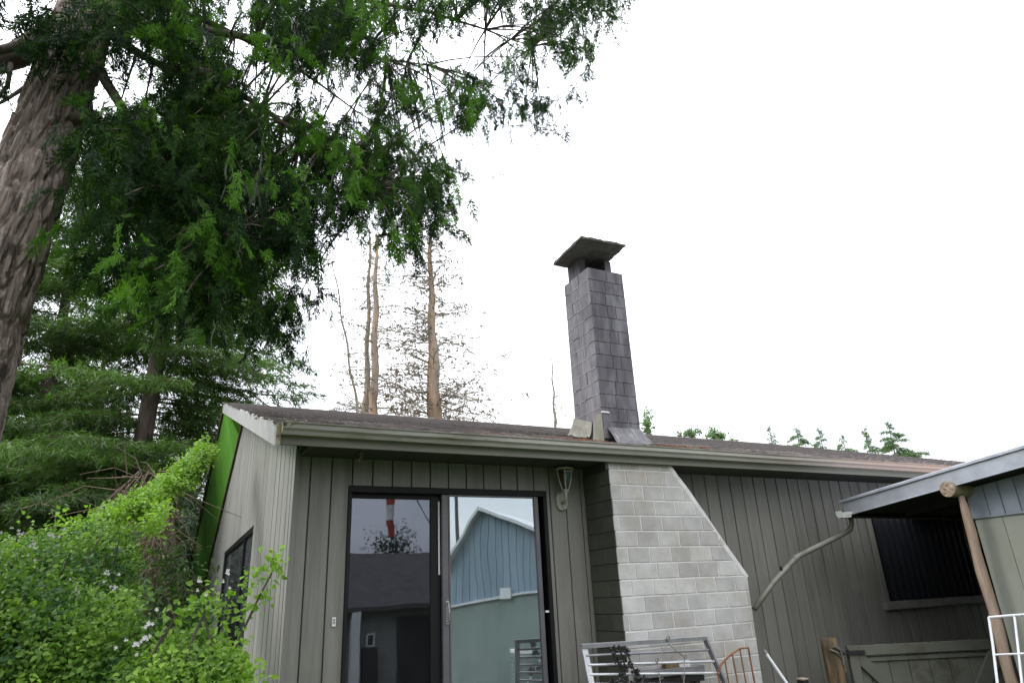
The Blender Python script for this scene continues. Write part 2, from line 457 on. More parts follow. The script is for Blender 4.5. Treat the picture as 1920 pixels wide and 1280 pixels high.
M['gate'] = surf('gate_paint', (0.115, 0.118, 0.095), (0.155, 0.158, 0.128), scale=4, rough=0.8, bump=0.4, bscale=40, vary=0.08,
                 stain=(0.085, 0.085, 0.06), stain_scale=3)
M['fpost'] = surf('weathered_round_post', (0.14, 0.095, 0.05), (0.25, 0.175, 0.10), scale=5, stretch=(4, 4, .7), rough=0.9, bump=0.7, bscale=25, bstretch=(4, 4, .5), vary=0, bdist=0.01,
                  stain=(0.07, 0.055, 0.035), stain_scale=2, stain_pos=(.5, .62))
M['rust'] = surf('rust', (0.14, 0.062, 0.03), (0.28, 0.13, 0.06), scale=20, rough=0.9, bump=0.5, vary=0.05)
M['silver'] = surf('silver_frame', (0.42, 0.42, 0.44), (0.58, 0.58, 0.60), scale=6, rough=0.4, bump=0.1, vary=0.04, metallic=0.4)
M['silver_dark'] = surf('grey_tube', (0.17, 0.17, 0.18), (0.26, 0.26, 0.27), scale=6, rough=0.45, bump=0.1, vary=0.04, metallic=0.3)
M['iron'] = surf('black_iron', (0.012, 0.011, 0.012), (0.03, 0.027, 0.026), scale=18, rough=0.55, bump=0.4, vary=0.1)
M['wire'] = surf('grey_wire', (0.16, 0.15, 0.14), (0.24, 0.22, 0.20), rough=0.5, bump=0, vary=0, metallic=0.4)
M['whitemetal'] = surf('white_metal', (0.55, 0.555, 0.57), (0.70, 0.70, 0.72), scale=8, rough=0.45, bump=0.1, vary=0.02,
                       stain=(0.30, 0.27, 0.24), stain_scale=12, stain_pos=(0.62, 0.7))
M['bark'] = surf('cedar_bark', (0.14, 0.106, 0.088), (0.31, 0.255, 0.225), scale=7, stretch=(2.5, 2.5, 0.6), rough=0.95, bump=1.0, bscale=22, bstretch=(3, 3, .45), vary=0, bdist=0.02,
                 stain=(0.055, 0.042, 0.034), stain_scale=8, stain_pos=(.54, .62), patch=((0.34, 0.285, 0.25), 24, .56, .64))
M['branch'] = surf('branch_bark', (0.06, 0.048, 0.038), (0.12, 0.098, 0.08), scale=14, rough=0.95, bump=0.6, vary=0)
M['twig'] = surf('dry_twig', (0.10, 0.075, 0.052), (0.19, 0.145, 0.105), scale=10, rough=0.95, bump=0.3, vary=0.1)
M['conbark'] = surf('conifer_bark', (0.07, 0.052, 0.045), (0.15, 0.118, 0.10), scale=5, stretch=(2, 2, .5), rough=0.95, bump=0.8, bscale=12, vary=0.1, bdist=0.03)
M['snag'] = surf('dead_trunk', (0.20, 0.155, 0.125), (0.36, 0.29, 0.235), scale=1.2, stretch=(2, 2, .35), rough=0.95, bump=0.9, bscale=8, vary=0.05, bdist=0.04,
                 stain=(0.52, 0.31, 0.17), stain_scale=0.9, stain_pos=(.54, .72))
M['snag_orange'] = surf('orange_dead_trunk', (0.26, 0.165, 0.10), (0.42, 0.29, 0.19), scale=1.2, stretch=(2, 2, .35), rough=0.95, bump=0.9, bscale=8, vary=0, bdist=0.04,
                    stain=(0.24, 0.205, 0.17), stain_scale=0.7, stain_pos=(.46, .62))
M['snagtwig'] = surf('dead_branch', (0.17, 0.155, 0.12), (0.27, 0.245, 0.19), scale=2, rough=0.95, bump=0, vary=0.1)
M['cedar_leaf'] = leafmat('cedar_foliage', (0.010, 0.023, 0.012), (0.080, 0.185, 0.020), trans=0.26, spec=0.08, rough=.7)
M['con_leaf'] = leafmat('conifer_foliage', (0.014, 0.030, 0.013), (0.085, 0.165, 0.030), trans=0.25)
M['bram_leaf'] = leafmat('bramble_foliage', (0.024, 0.075, 0.020), (0.215, 0.36, 0.045), trans=0.34)
M['far_leaf'] = leafmat('far_foliage', (0.055, 0.095, 0.055), (0.13, 0.20, 0.085), trans=0.30)
M['lichen'] = leafmat('hanging_lichen', (0.13, 0.16, 0.12), (0.26, 0.30, 0.235), trans=0.3, tcol=(1.2, 1.3, 1.1))
M['petal'] = surf('white_petals', (0.48, 0.47, 0.47), (0.62, 0.60, 0.60), bump=0, vary=0.05)
M['browntuft'] = leafmat('dry_cone_tuft', (0.12, 0.085, 0.055), (0.22, 0.16, 0.11), trans=0.2)
M['cane'] = surf('bramble_cane', (0.045, 0.042, 0.028), (0.08, 0.075, 0.05), bump=0, vary=0.1)
M['ground'] = surf('rough_grass_ground', (0.035, 0.06, 0.018), (0.07, 0.10, 0.03), scale=2.2, rough=1.0, bump=1.0, bscale=18, vary=0, bdist=0.05,
                   stain=(0.11, 0.085, 0.055), stain_scale=0.6, stain_pos=(.58, .7))
M['dark_roof'] = surf('neighbour_shingle', (0.055, 0.050, 0.048), (0.095, 0.085, 0.08), scale=3, rough=0.95, bump=0.5, vary=0.1)
M['nwall'] = surf('neighbour_siding', (0.20, 0.195, 0.175), (0.26, 0.25, 0.225), scale=3, rough=0.8, bump=0.2, vary=0.05)
M['barn_blue'] = surf('barn_blue_board', (0.135, 0.195, 0.255), (0.17, 0.235, 0.295), scale=3, stretch=(3, 3, .4), rough=0.7, bump=0.2, vary=0.06)
M['barn_green'] = surf('barn_green_board', (0.13, 0.175, 0.16), (0.165, 0.21, 0.19), scale=2, rough=0.8, bump=0.2, vary=0.04)
M['barn_roof'] = surf('pale_barn_roof', (0.42, 0.44, 0.46), (0.52, 0.54, 0.56), scale=4, rough=0.5, bump=0.1, vary=0.04)
M['red'] = surf('faded_red_cloth', (0.34, 0.055, 0.04), (0.45, 0.08, 0.05), rough=0.8, bump=0.1, vary=0)
M['cloth'] = surf('white_cloth', (0.62, 0.60, 0.60), (0.72, 0.70, 0.70), rough=0.8, bump=0.1, vary=0)
M['curtain'] = surf('grey_green_curtain', (0.17, 0.22, 0.21), (0.30, 0.36, 0.34), scale=3, stretch=(5, 5, .1), rough=0.9, bump=0, vary=0)
M['glass_dark'] = glassmat('dark_door_glass', 0.065, (0.78, 0.85, 1.0), (0.75, 0.76, 0.78), 0.0008, .006)
M['glass_bright'] = glassmat('mirror_door_glass', 0.40, (0.90, 0.97, 1.0), (0.5, 0.6, 0.62), 0.0012, .06)
M['glass_side'] = glassmat('side_window_glass', 0.16, (0.9, 0.97, 1.0), (0.7, 0.75, 0.75), 0.001, .06)
M['lampglass'] = glassmat('lantern_glass', 0.01, (1, 1, 1), (0.75, 0.75, 0.72))

def corrugated_mat():
    m_, nt, b = mat('dark_corrugated_plastic')
    b.inputs['Base Color'].default_value = (0.016, 0.018, 0.022, 1)
    b.inputs['Roughness'].default_value = 0.25
    b.inputs['Specular IOR Level'].default_value = 0.6
    g = N(nt, 'ShaderNodeNewGeometry'); nb = N(nt, 'ShaderNodeTexNoise', Scale=14.0, Detail=3.0)
    nt.links.new(g.outputs['Position'], nb.inputs['Vector'])
    bp = N(nt, 'ShaderNodeBump', Strength=0.3, Distance=0.004)
    nt.links.new(nb.outputs['Fac'], bp.inputs['Height']); nt.links.new(bp.outputs[0], b.inputs['Normal'])
    return m_
M['corr'] = corrugated_mat()

# ------------------------------------------------------------------ ground
def gz(x, y):
    t = min(1, max(0, (2.5 - y) / 18.0)); t = t * t * (3 - 2 * t)
    return -1.9 * t + 0.05 * noise.noise(Vector((x * .3, y * .3, 0)))
def make_ground():
    xs = np.concatenate([[-600, -250, -100, -60], np.arange(-40, 41, 1.6), [60, 100, 250, 600]])
    ys = np.concatenate([[-600, -250, -100, -60], np.arange(-40, 41, 1.6), [60, 100, 250, 600]])
    mb = MB()
    for y in ys:
        for x in xs: mb.v.append((x, y, gz(x, y)))
    n = len(xs)
    for j in range(len(ys) - 1):
        for i in range(n - 1):
            a = j * n + i; mb.f.append((a, a + 1, a + n + 1, a + n))
    tag(mb.build('ground', M['ground'], smooth=True), kind='structure')
make_ground()

# ------------------------------------------------------------------ the house
XA = 0.896; XE = 13.6; YB = 19.77           # left wall, right end, rear wall
XB = 0.633                                   # outer face of the barge boards
EY = 5.130; EZ = 2.796; RY = 12.69; SL = (5.015 - 2.796) / (RY - EY); RZ = 5.015
def roofz(y): return RZ - abs(y - RY) * SL
house = empty('house', (XA, DW, 0), 'grey-green board-sided single-storey house with low shingle roof, glass sliding door and block chimney', 'house')
fmap = lambda u, v, d: (u, DW + d, v)        # front wall: u = x, v = z, d into the wall
lmap = lambda u, v, d: (XA + d, u, v)        # left wall: u = y

OPEN_F = [(1.305, 3.178, 0.38, 2.440), (7.61, 9.95, 1.18, 2.36)]
OPEN_L = [(8.275, 12.15, 0.95, 2.411)]
def holes(mb, mapf, u0, u1, v0, topf, ops, d0, d1, step):
    us = sorted(set([u0, u1] + [o[0] for o in ops] + [o[1] for o in ops]))
    for a, b in zip(us[:-1], us[1:]):
        o = [p for p in ops if p[0] <= a + 1e-6 and p[1] >= b - 1e-6]
        segs = [(v0, None)] if not o else [(v0, o[0][2]), (o[0][3], None)]
        for s0, s1 in segs:
            poly = [(a, s0), (b, s0), (b, topf(b) if s1 is None else s1), (a, topf(a) if s1 is None else s1)]
            if s1 is None and a < RY < b and topf(a) != topf(RY): poly.insert(3, (RY, topf(RY)))
            mb.prism(poly, mapf, d0, d1)
ftop = lambda u: 2.80
ltop = lambda u: roofz(u) - 0.125
mb = MB(); holes(mb, fmap, XA + 0.012, XE, 0.0, ftop, OPEN_F, 0.014, 0.10, 1); front = mb.build('front_wall', M['backing'], house)
mb = MB(); holes(mb, lmap, DW + 0.012, YB, 0.0, ltop, OPEN_L, 0.014, 0.10, 1); left = mb.build('gable_wall', M['backing'], house)
mb = MB(); mb.box(XA + .11, XE, YB - .1, YB, 0, 2.80); mb.box(XE - .1, XE, DW + .11, YB - .11, 0, 2.80)
mb.build('rear_wall', M['siding'], house)
mb = MB(); mb.box(XA + .11, XE - .11, DW + .11, YB - .11, 0.30, 0.38); mb.build('room_floor', M['dark_in'], house)
mb = MB(); mb.box(XA + .11, XE - .11, DW + .11, YB - .11, 2.62, 2.66); mb.box(XA + .12, XE - .12, 9.4, 9.5, .39, 2.61); mb.build('room_ceiling', M['dark_in'], house)

def boards(parent, mapf, cuts, v0, topf, ops, name='siding_board', g=0.0055, proud=0.0, mt=M['siding']):
    for a, b in zip(cuts[:-1], cuts[1:]):
        ua, ub = a + g, b - g
        us = sorted(set([ua, ub] + [min(max(o[k], ua), ub) for o in ops for k in (0, 1)]))
        for s, e in zip(us[:-1], us[1:]):
            if e - s < 0.012: continue
            o = [p for p in ops if p[0] < (s + e) / 2 < p[1]]
            segs = [(v0, None)] if not o else [(v0, o[0][2]), (o[0][3], None)]
            for s0, s1 in segs:
                pj = random.uniform(-.0012, .0012)
                poly = [(s, s0), (e, s0), (e, topf(e) if s1 is None else s1), (s, topf(s) if s1 is None else s1)]
                ob_ = MB().prism(poly, mapf, pj - proud, 0.016, 0.003).build(name, mt, parent)
                if proud:                          # shade of the deep grooves painted onto the board edges
                    ob_.data.materials.append(M['groove_shade'])
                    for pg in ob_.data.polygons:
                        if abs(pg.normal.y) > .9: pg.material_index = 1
cuts = [XA - 0.008, 0.991] + [0.991 + 0.1713 * k for k in range(1, 15)]
cuts += [3.56 + 0.1775 * k for k in range(0, 57)]
boards(front, fmap, [c for c in cuts if c < XE], 0.02, lambda u: 2.74, OPEN_F)
lc = [DW + 0.004, 5.775, 5.955, 6.235, 6.50, 6.78, 7.10, 7.40, 7.72, 8.02, 8.42, 8.70]
while lc[-1] < YB - .3: lc.append(lc[-1] + 0.31)
boards(left, lmap, lc, 0.02, lambda u: ltop(u) - .004, OPEN_L, g=.017, proud=.026, mt=M['siding_lit'])
MB().box(XA - .034, XA + .006, DW - .016, DW + .0035, .02, 2.72, .003).build('corner_trim', M['siding'], house)

# --- roof: deck, shingles, barge boards, fascia, gutter, soffit boards
RX1 = XE + 0.4
mb = MB()
for s in (0, 1):
    ys = (EY, RY) if s == 0 else (RY, 2 * RY - EY)
    z = [roofz(y) for y in ys]
    vs = []
    for x in (XB + .03, RX1):
        for k in (0, 1):
            for dz in (-0.125 + .02, 0):
                vs.append((x, ys[k], z[k] + dz))
    mb.add(vs, [(0,1,3,2),(4,6,7,5),(0,4,5,1),(2,3,7,6),(1,5,7,3),(0,2,6,4)])
roof = mb.build('roof', M['fascia'], house)
# barge boards: front slope pale, back slope brown
def slope_board(x0, x1, ya, yb, t0, t1, name, mt, parent=roof):
    mb = MB()
    poly = [(ya, roofz(ya) + t0), (yb, roofz(yb) + t0), (yb, roofz(yb) + t1), (ya, roofz(ya) + t1)]
    mb.prism(poly, lambda u, v, d: (d, u, v), x0, x1, 0.004)
    return mb.build(name, mt, parent)
slope_board(XB, XB + .028, EY - .045, RY, -0.165, 0.012, 'barge_board', M['trim'])
slope_board(XB, XB + .028, RY + .001, 2 * RY - EY, -0.150, 0.012, 'barge_board', M['trim_brown'])
# green soffit boards under the rear part of the gable overhang, brown strip against the wall
n = 28
for k in range(n):
    ya = RY + (RY - EY) * k / n + .004; yb = RY + (RY - EY) * (k + 1) / n - .004
    slope_board(XB + .029, XA - .03, ya, yb, -0.122 + random.uniform(-.002, .002), -0.108, 'soffit_board', M['soffit'])
    ya2 = RY - (RY - EY) * (k + 1) / n + .004; yb2 = RY - (RY - EY) * k / n - .004
    if ya2 > EY + .1: slope_board(XB + .029, XA - .03, ya2, yb2, -0.122, -0.108, 'soffit_board', M['soffit'])
fl = lambda y: 4.20 - .378 * (y - 11.08)
for k in range(26):
    ya = 11.0 + .33 * k; yb = ya + .322
    if yb > YB: break
    w_ = random.uniform(-.003, .003); vs = []     # boxed soffit boards sloping from the barge board down to the wall
    for yy in (ya, yb):
        for (x_, z_) in ((XB + .030, roofz(yy) - .150), (XA - .030, fl(yy)), (XA - .030, fl(yy) + .03), (XB + .030, roofz(yy) - .126)): vs.append((x_ + w_, yy, z_ + w_))
    MB().add(vs, [(0, 1, 2, 3), (7, 6, 5, 4), (0, 4, 5, 1), (1, 5, 6, 2), (2, 6, 7, 3), (3, 7, 4, 0)]).build('soffit_board', M['soffit'], left)
MB().prism([(10.9, fl(10.9) - .05), (YB, fl(YB) - .05), (YB, fl(YB) - .002), (10.9, fl(10.9) - .002)], lambda u, v, d: (XA + d, u, v), -.064, -.0275, .003).build('frieze_strip', M['trim_brown'], left)
slope_board(XA - .03, XA - .005, DW, RY - .001, -0.16, -0.108, 'frieze_strip', M['siding'])
# fascia + level soffit under the front eave
MB().box(XB + .03, RX1, EY - .022, EY - .001, EZ - .155, EZ - .005, .003).build('fascia_board', M['fascia'], roof)
MB().box(XB + .0, XB + .034, EY - .048, EY - .0235, EZ - .165, EZ + .0, .003).build('fascia_end', M['peel'], roof)
for k in range(32):
    x0 = XA + .005 + k * .41
    if x0 + .4 > RX1: break
    MB().box(x0, x0 + .405, EY + .0, DW - .003, EZ - .135, EZ - .125, .002).build('eave_board', M['backing'], roof)  # eave shade deepened through the dark board tone
# gutter
def gutter_part(x0, x1, mt, name, yb=EY - .024, zt=EZ - .005):
    prof = [(0, 0), (0, -.085), (-.055, -.085), (-.065, -.060), (-.085, -.042), (-.085, -.012), (-.097, -.004), (-.097, 0), (-.083, 0),
            (-.080, -.010), (-.080, -.040), (-.062, -.058), (-.052, -.080), (-.004, -.080), (-.004, 0)]
    mb = MB(); n = len(prof)
    seg = max(1, int((x1 - x0) / .5)); rows = []
    for i in range(seg + 1):
        x = x0 + (x1 - x0) * i / seg
        w = .004 * noise.noise(Vector((x * .8, 0, 3)))
        rows.append([(x, yb + y, zt + z + w) for y, z in prof])
    vs = [p for r_ in rows for p in r_]; fs = []
    for i in range(seg):
        for j in range(n):
            k = (j + 1) % n
            fs.append((i*n + j, i*n + k, (i+1)*n + k, (i+1)*n + j))
    mb.add(vs, fs)
    return mb.build(name, mt, roof)
gutter_part(XB + .035, RX1, M['gutter'], 'gutter')
MB().add([(XB + .036, EY - .025, EZ - .004), (XB + .036, EY - .026, EZ - .09), (XB + .034, EY - .079, EZ - .088), (XB + .036, EY - .105, EZ - .05), (XB + .034, EY - .118, EZ + .002),
          (XB + .075, EY - .119, EZ + .003), (XB + .07, EY - .107, EZ - .047), (XB + .11, EY - .113, EZ - .02), (XB + .19, EY - .118, EZ + .004)],
         [(0, 1, 2, 3, 4), (4, 3, 6, 5), (5, 6, 7), (5, 7, 8)]).build('gutter_end_cap', M['peel'], roof)
# a curl of torn tape hanging from the soffit
mb = MB(); pts = [Vector((1.335 + .012 * math.sin(k * .9), DW - .25, EZ - .135 - .012 * k)) for k in range(7)]
for k in range(6):
    w = .012 - .001 * k; mb.add([pts[k] + Vector((-w, 0, 0)), pts[k] + Vector((w, .004, 0)), pts[k+1] + Vector((w * .9, 0, 0)), pts[k+1] + Vector((-w * .9, .004, 0))], [(0, 1, 2, 3)])
mb.build('torn_tape', M['peel'], roof)

# shingles: nearest nine courses one by one, the rest joined
sh = []
for v in range(4):
    mb = MB(); rr = random.Random(v)
    w, l = .30, .20
    z = [rr.uniform(.006, .012) for _ in range(4)]
    nx = 4; top = []; bot = []
    for i in range(nx + 1):
        x = w * i / nx
        top.append((x, rr.uniform(-.012, .010), .014 + rr.uniform(0, .013))); bot.append((x, top[-1][1], .002))
    tb = [(w * i / nx, l, .004) for i in range(nx + 1)]
    mb.v = top + bot + tb; n1 = nx + 1
    for i in range(nx):
        mb.f += [(i, i + 1, 2*n1 + i + 1, 2*n1 + i), (n1 + i, n1 + i + 1, i + 1, i)]
    mb.f += [(0, 2*n1, n1), (nx, n1 + nx, 2*n1 + nx)]
    sh.append(mb)
sh_me = [s.mesh('shingle', M['shingle']) for s in sh]
ang = math.atan(SL); ca, sa = math.cos(ang), math.sin(ang)
slope_len = (RY - EY) / ca; expo = .142; rows = int(slope_len / expo) + 1; count = 0
bulk = MB()
for r_ in range(rows):
    s0 = -.035 + r_ * expo
    x = XB - .012 - (r_ % 3) * .1 + random.uniform(-.02, .02)
    while x < RX1:
        me_i = random.randrange(4); jit = random.uniform(-.008, .008)
        pos = Vector((x, EY + (s0 + jit) * ca, EZ + .004 + (s0 + jit) * sa + .006))
        xs0 = max(x, XB - .012)
        tilt = ang - R(2.2) + random.uniform(-.012, .012)
        mtx = Matrix.Translation(pos) @ Matrix.Rotation(tilt, 4, 'X') @ Matrix.Rotation(random.uniform(-.015, .015), 4, 'Z')
        ok_stack = not (3.76 < x + .15 < 4.2 and 5.42 < pos.y < 5.88)
        if x >= XB - .05 and s0 + .2 < slope_len + .08 and ok_stack:
            if count < 300 and r_ < 12 and x < 9.3:
                o = link('shingle', sh_me[me_i], None); o.parent = roof
                o.matrix_parent_inverse = Matrix.Identity(4)
                o.matrix_basis = mtx
                count += 1
            else:
                bulk.add([mtx @ Vector(v) for v in sh[me_i].v], sh[me_i].f)
        x += .305
tag(bulk.build('shingle_field', M['shingle'], roof), kind='stuff')
mb = MB()                                     # rear slope, plain courses of shingle strip
for r_ in range(rows):
    y0 = 2 * RY - EY - r_ * expo * ca; z0 = roofz(y0)
    y1 = y0 - .16 * ca; z1 = roofz(y1)
    if y1 < RY: break
    mb.add([(XB - .01, y0, z0 + .018), (RX1, y0, z0 + .018), (RX1, y1, z1 + .008), (XB - .01, y1, z1 + .008), (XB - .01, y0, z0 + .002), (RX1, y0, z0 + .002)], [(0,1,2,3),(4,5,1,0)])
tag(mb.build('rear_shingles', M['shingle'], roof), kind='stuff')
mb = MB()
k = 0; x = XB - .015
while x < RX1:
    mb = MB(); e = min(x + .26, RX1)
    mb.add([(x, RY - .14, RZ - .14 * SL + .028), (e, RY - .14, RZ - .14 * SL + .034), (e, RY, RZ + .034), (x, RY, RZ + .028), (e, RY + .14, RZ - .14 * SL + .034), (x, RY + .14, RZ - .14 * SL + .028),
            (x, RY - .14, RZ - .14 * SL + .012), (e, RY - .14, RZ - .14 * SL + .012)], [(0,1,2,3),(3,2,4,5),(6,7,1,0)]).build('ridge_shingle', M['shingle'], roof)
    x += .25
# fallen needles on the roof
mb = MB()
for cx, cy, n_, sp in ((3.55, 5.33, 90, .10), (4.55, 5.30, 160, .16), (4.9, 5.25, 60, .05), (3.3, 5.4, 60, .15), (2.4, 5.3, 25, .2)):
    for _ in range(n_):
        px_ = random.gauss(cx, sp); py_ = max(EY, random.gauss(cy, .05)); a = random.uniform(0, PI); l = random.uniform(.02, .05)
        z_ = roofz(py_) + .02 + random.uniform(0, .02)
        mb.obox((px_, py_, z_), (px_ + l * math.cos(a), py_ + l * math.sin(a) * .5, z_ + random.uniform(-.005, .012)), .006, .004)
tag(mb.build('fallen_needles', M['rust'], roof), kind='stuff')

mb = MB()
for _ in range(46):
    cx_, cy_ = random.uniform(XB + .1, 11), EY + random.random() ** 2 * 4.5
    for _ in range(random.randint(4, 14)):
        px_, py_ = random.gauss(cx_, .16), max(EY, random.gauss(cy_, .07)); z_ = roofz(py_) + .022; r_ = random.uniform(.010, .026)
        n_ = 5; vs = [(px_ + r_ * math.cos(2 * PI * k / n_), py_ + r_ * math.sin(2 * PI * k / n_), z_ - .008) for k in range(n_)] + [(px_, py_, z_ + r_ * .6)]
        mb.add(vs, [(k, (k + 1) % n_, n_) for k in range(n_)])
tag(mb.build('roof_moss', M['moss'], roof), kind='stuff')

# --- chimney breast of bare block, side face painted
CY0 = 5.155; CXL = 3.602
outline = [(CXL, 0.0), (5.075, 0.0), (5.115, 1.60), (4.325, 2.665), (CXL, 2.665)]
core = [(CXL + .012, 0.0), (5.063, 0.0), (5.103, 1.59), (4.315, 2.655), (CXL + .012, 2.655)]
cm = lambda u, v, d: (u, CY0 + d, v)
breast = MB().prism(core, cm, 0.004, DW - CY0 - .003).build('chimney_breast', M['mortar'], house)
def clip_outline(poly, out):
    n_ = len(out)
    for i in range(n_):
        (x0, y0), (x1, y1) = out[i], out[(i + 1) % n_]
        a, b = (y1 - y0), -(x1 - x0)
        poly = clip(poly, a, b, a * x0 + b * y0)
        if len(poly) < 3: return []
    return poly
CH = .1387; z0 = 2.5805 - 19 * CH
bl = .242
for r_ in range(0, 21):
    zb = z0 + r_ * CH; x = CXL + .001 - (.5 if r_ % 2 else 0) * bl - (.06 if r_ % 3 == 0 else 0)
    while x < 5.2:
        w = bl
        jz = .0055
        poly = [(x + .0045, zb + jz), (x + w - .0045, zb + jz), (x + w - .0045, zb + CH - jz + .001), (x + .0045, zb + CH - jz + .001)]
        poly = clip_outline(poly, [(p[0] + (.0 if i in (0, 4) else -.012 if i in (1, 2) else -.018), p[1]) for i, p in enumerate(outline)])
        if len(poly) >= 3 and max(p[0] for p in poly) - min(p[0] for p in poly) > .02 and max(p[1] for p in poly) - min(p[1] for p in poly) > .02:
            MB().prism(poly, cm, random.uniform(-.0015, .0008), .05, .0035).build('block', M['block'], breast)
        x += bl
    # painted side face
    y = CY0 + .002; k = 0
    ww = [.17, .27, .27] if r_ % 2 else [.30, .27, .1]
    for w in ww:
        e = min(y + w, DW - .004)
        if e - y > .03 and zb + CH < 2.70:
            MB().prism([(y + .002, zb + .0045), (e - .0035, zb + .0045), (e - .0035, zb + CH - .0035), (y + .002, zb + CH - .0035)],
                       lambda u, v, d: (CXL - .004 + d, u, v), random.uniform(-.001, .001), .012, .003).build('block', M['block_green'], breast)
        y = e
MB().prism([(CY0 + .004, 0), (DW - .004, 0), (DW - .004, 2.65), (CY0 + .004, 2.65)], lambda u, v, d: (CXL + d, u, v), .003, .0115).build('side_joint', M['backing'], breast)
# sloping mortar shoulder
mb = MB(); a = Vector((5.113, 0, 1.598)); b = Vector((4.330, 0, 2.662)); n_ = 9
pts = []
for i in range(n_ + 1):
    p = a.lerp(b, i / n_); jx = random.uniform(-.004, .008)
    pts.append((p.x + jx, p.z + jx * .7))
for i in range(n_):
    (xa, za), (xb_, zb_) = pts[i], pts[i + 1]
    mb.prism([(xa - .035, za - .026), (xa + .006, za + .004), (xb_ + .006, zb_ + .004), (xb_ - .035, zb_ - .026)], cm, -.001, DW - CY0 - .005, .004)
mb.build('mortar_shoulder', M['mortar'], breast)

# --- dark painted stack above the roof
SX0, SX1, SY0, SY1, ST = 3.755, 4.21, 5.40, 5.905, 4.826
stack = MB().box(SX0 + .006, SX1 - .006, SY0 + .006, SY1 - .006, 2.75, ST - .01).build('chimney_stack', M['stack_joint'], house)
SH = .1432; r_ = 0
ztop = ST
nrow = 14
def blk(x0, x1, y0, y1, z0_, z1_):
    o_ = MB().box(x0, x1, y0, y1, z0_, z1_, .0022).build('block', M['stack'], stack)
    o_.data.materials.append(M['stack_lit'])      # left face made paler, stands in for stronger light there
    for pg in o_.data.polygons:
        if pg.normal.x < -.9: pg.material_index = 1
for r_ in range(nrow):
    z1_ = ST - r_ * SH if r_ else ST; z0_ = ST - (r_ + 1) * SH + .0045
    j = lambda: random.uniform(-.0012, .0012)
    if r_ == 0: z0_ = ST - SH * 1.0 + .007
    if r_ % 2 == 0:      # front blocks wrap the corner
        s = SX0 + .19 if r_ % 4 else SX0 + .235
        blk(SX0 + j(), s - .003, SY0 + j(), SY0 + .2, z0_, z1_); blk(s + .003, SX1 + j(), SY0 + j(), SY0 + .2, z0_, z1_)
        blk(SX0 + j(), SX0 + .2, SY0 + .207, SY0 + .36, z0_, z1_); blk(SX0 + j(), SX0 + .2, SY0 + .367, SY1, z0_, z1_)
        blk(SX1 - .2, SX1 + j(), SY0 + .207, SY1, z0_, z1_)
    else:
        blk(SX0 + j(), SX0 + .2, SY0 + j(), SY0 + .255, z0_, z1_); blk(SX0 + j(), SX0 + .2, SY0 + .262, SY1, z0_, z1_)
        s = SX0 + .31
        blk(SX0 + .207, s - .003, SY0 + j(), SY0 + .2, z0_, z1_); blk(s + .003, SX1 + j(), SY0 + j(), SY0 + .2, z0_, z1_)
        blk(SX1 - .2, SX1 + j(), SY0 + .207, SY1, z0_, z1_)
# worn pale joint lines on the left face
mb = MB()
for r_ in range(1, nrow - 1):
    zz = ST - r_ * SH + .0035
    y = SY0 + .02
    while y < SY1 - .03:
        l = random.uniform(.05, .16)
        if random.random() < .72: mb.box(SX0 - .0035, SX0 + .004, y, min(y + l, SY1 - .01), zz - .0035, zz + .0035)
        y += l
    yy = SY0 + ((.2035 if r_ % 2 == 0 else .2585)); 
    if random.random() < .85: mb.box(SX0 - .0032, SX0 + .004, yy - .0035, yy + .0035, zz - SH + .008, zz - .004)
    if r_ % 2 == 0 and random.random() < .85: mb.box(SX0 - .0032, SX0 + .004, SY0 + .36, SY0 + .367, zz - SH + .008, zz - .004)
tag(mb.build('worn_mortar', M['stack_mortar'], stack), kind='stuff')
# posts and slab cap
for (x0, x1, y0, y1) in ((3.79, 3.88, 5.62, 5.86), (4.10, 4.19, 5.56, 5.86)):
    MB().box(x0, x1, y0, y1, ST - .05, 5.055, .004).build('cap_post', M['stack'], stack)
MB().box(3.90, 4.09, 5.80, 5.85, ST - .02, 5.05).build('cap_back', M['iron'], stack)
mb = MB(); nx, ny = 14, 14
cA, cB, cC, cD = Vector((3.60, 5.86, 5.045)), Vector((3.60, 5.245, 5.075)), Vector((4.19, 5.25, 5.10)), Vector((4.22, 5.90, 5.07))
bot, top = [], []
for i in range(nx + 1):
    for k in range(ny + 1):
        u, v = i / nx, k / ny
        p = cB.lerp(cC, u).lerp(cA.lerp(cD, u), v)
        edge = u in (0, 1) or v in (0, 1)
        q = p + Vector((random.uniform(-.007, .007), random.uniform(-.007, .007), 0)) * (1 if edge else .3)
        bot.append(q + Vector((0, 0, random.uniform(-.002, .002)))); top.append(q + Vector((0, 0, .027 + random.uniform(-.006, .008) + (0 if edge else .008))))
n1 = (nx + 1) * (ny + 1); mb.v = [tuple(p) for p in bot + top]
idx = lambda i, k: i * (ny + 1) + k
for i in range(nx):
    for k in range(ny):
        mb.f.append((idx(i,k), idx(i,k+1), idx(i+1,k+1), idx(i+1,k))); mb.f.append((n1+idx(i,k), n1+idx(i+1,k), n1+idx(i+1,k+1), n1+idx(i,k+1)))
ring = [idx(i, 0) for i in range(nx + 1)] + [idx(nx, k) for k in range(1, ny + 1)] + [idx(i, ny) for i in range(nx - 1, -1, -1)] + [idx(0, k) for k in range(ny - 1, 0, -1)]
for a, b in zip(ring, ring[1:] + ring[:1]): mb.f.append((a, b, n1 + b, n1 + a))
mb.build('chimney_cap', M['slab'], stack)
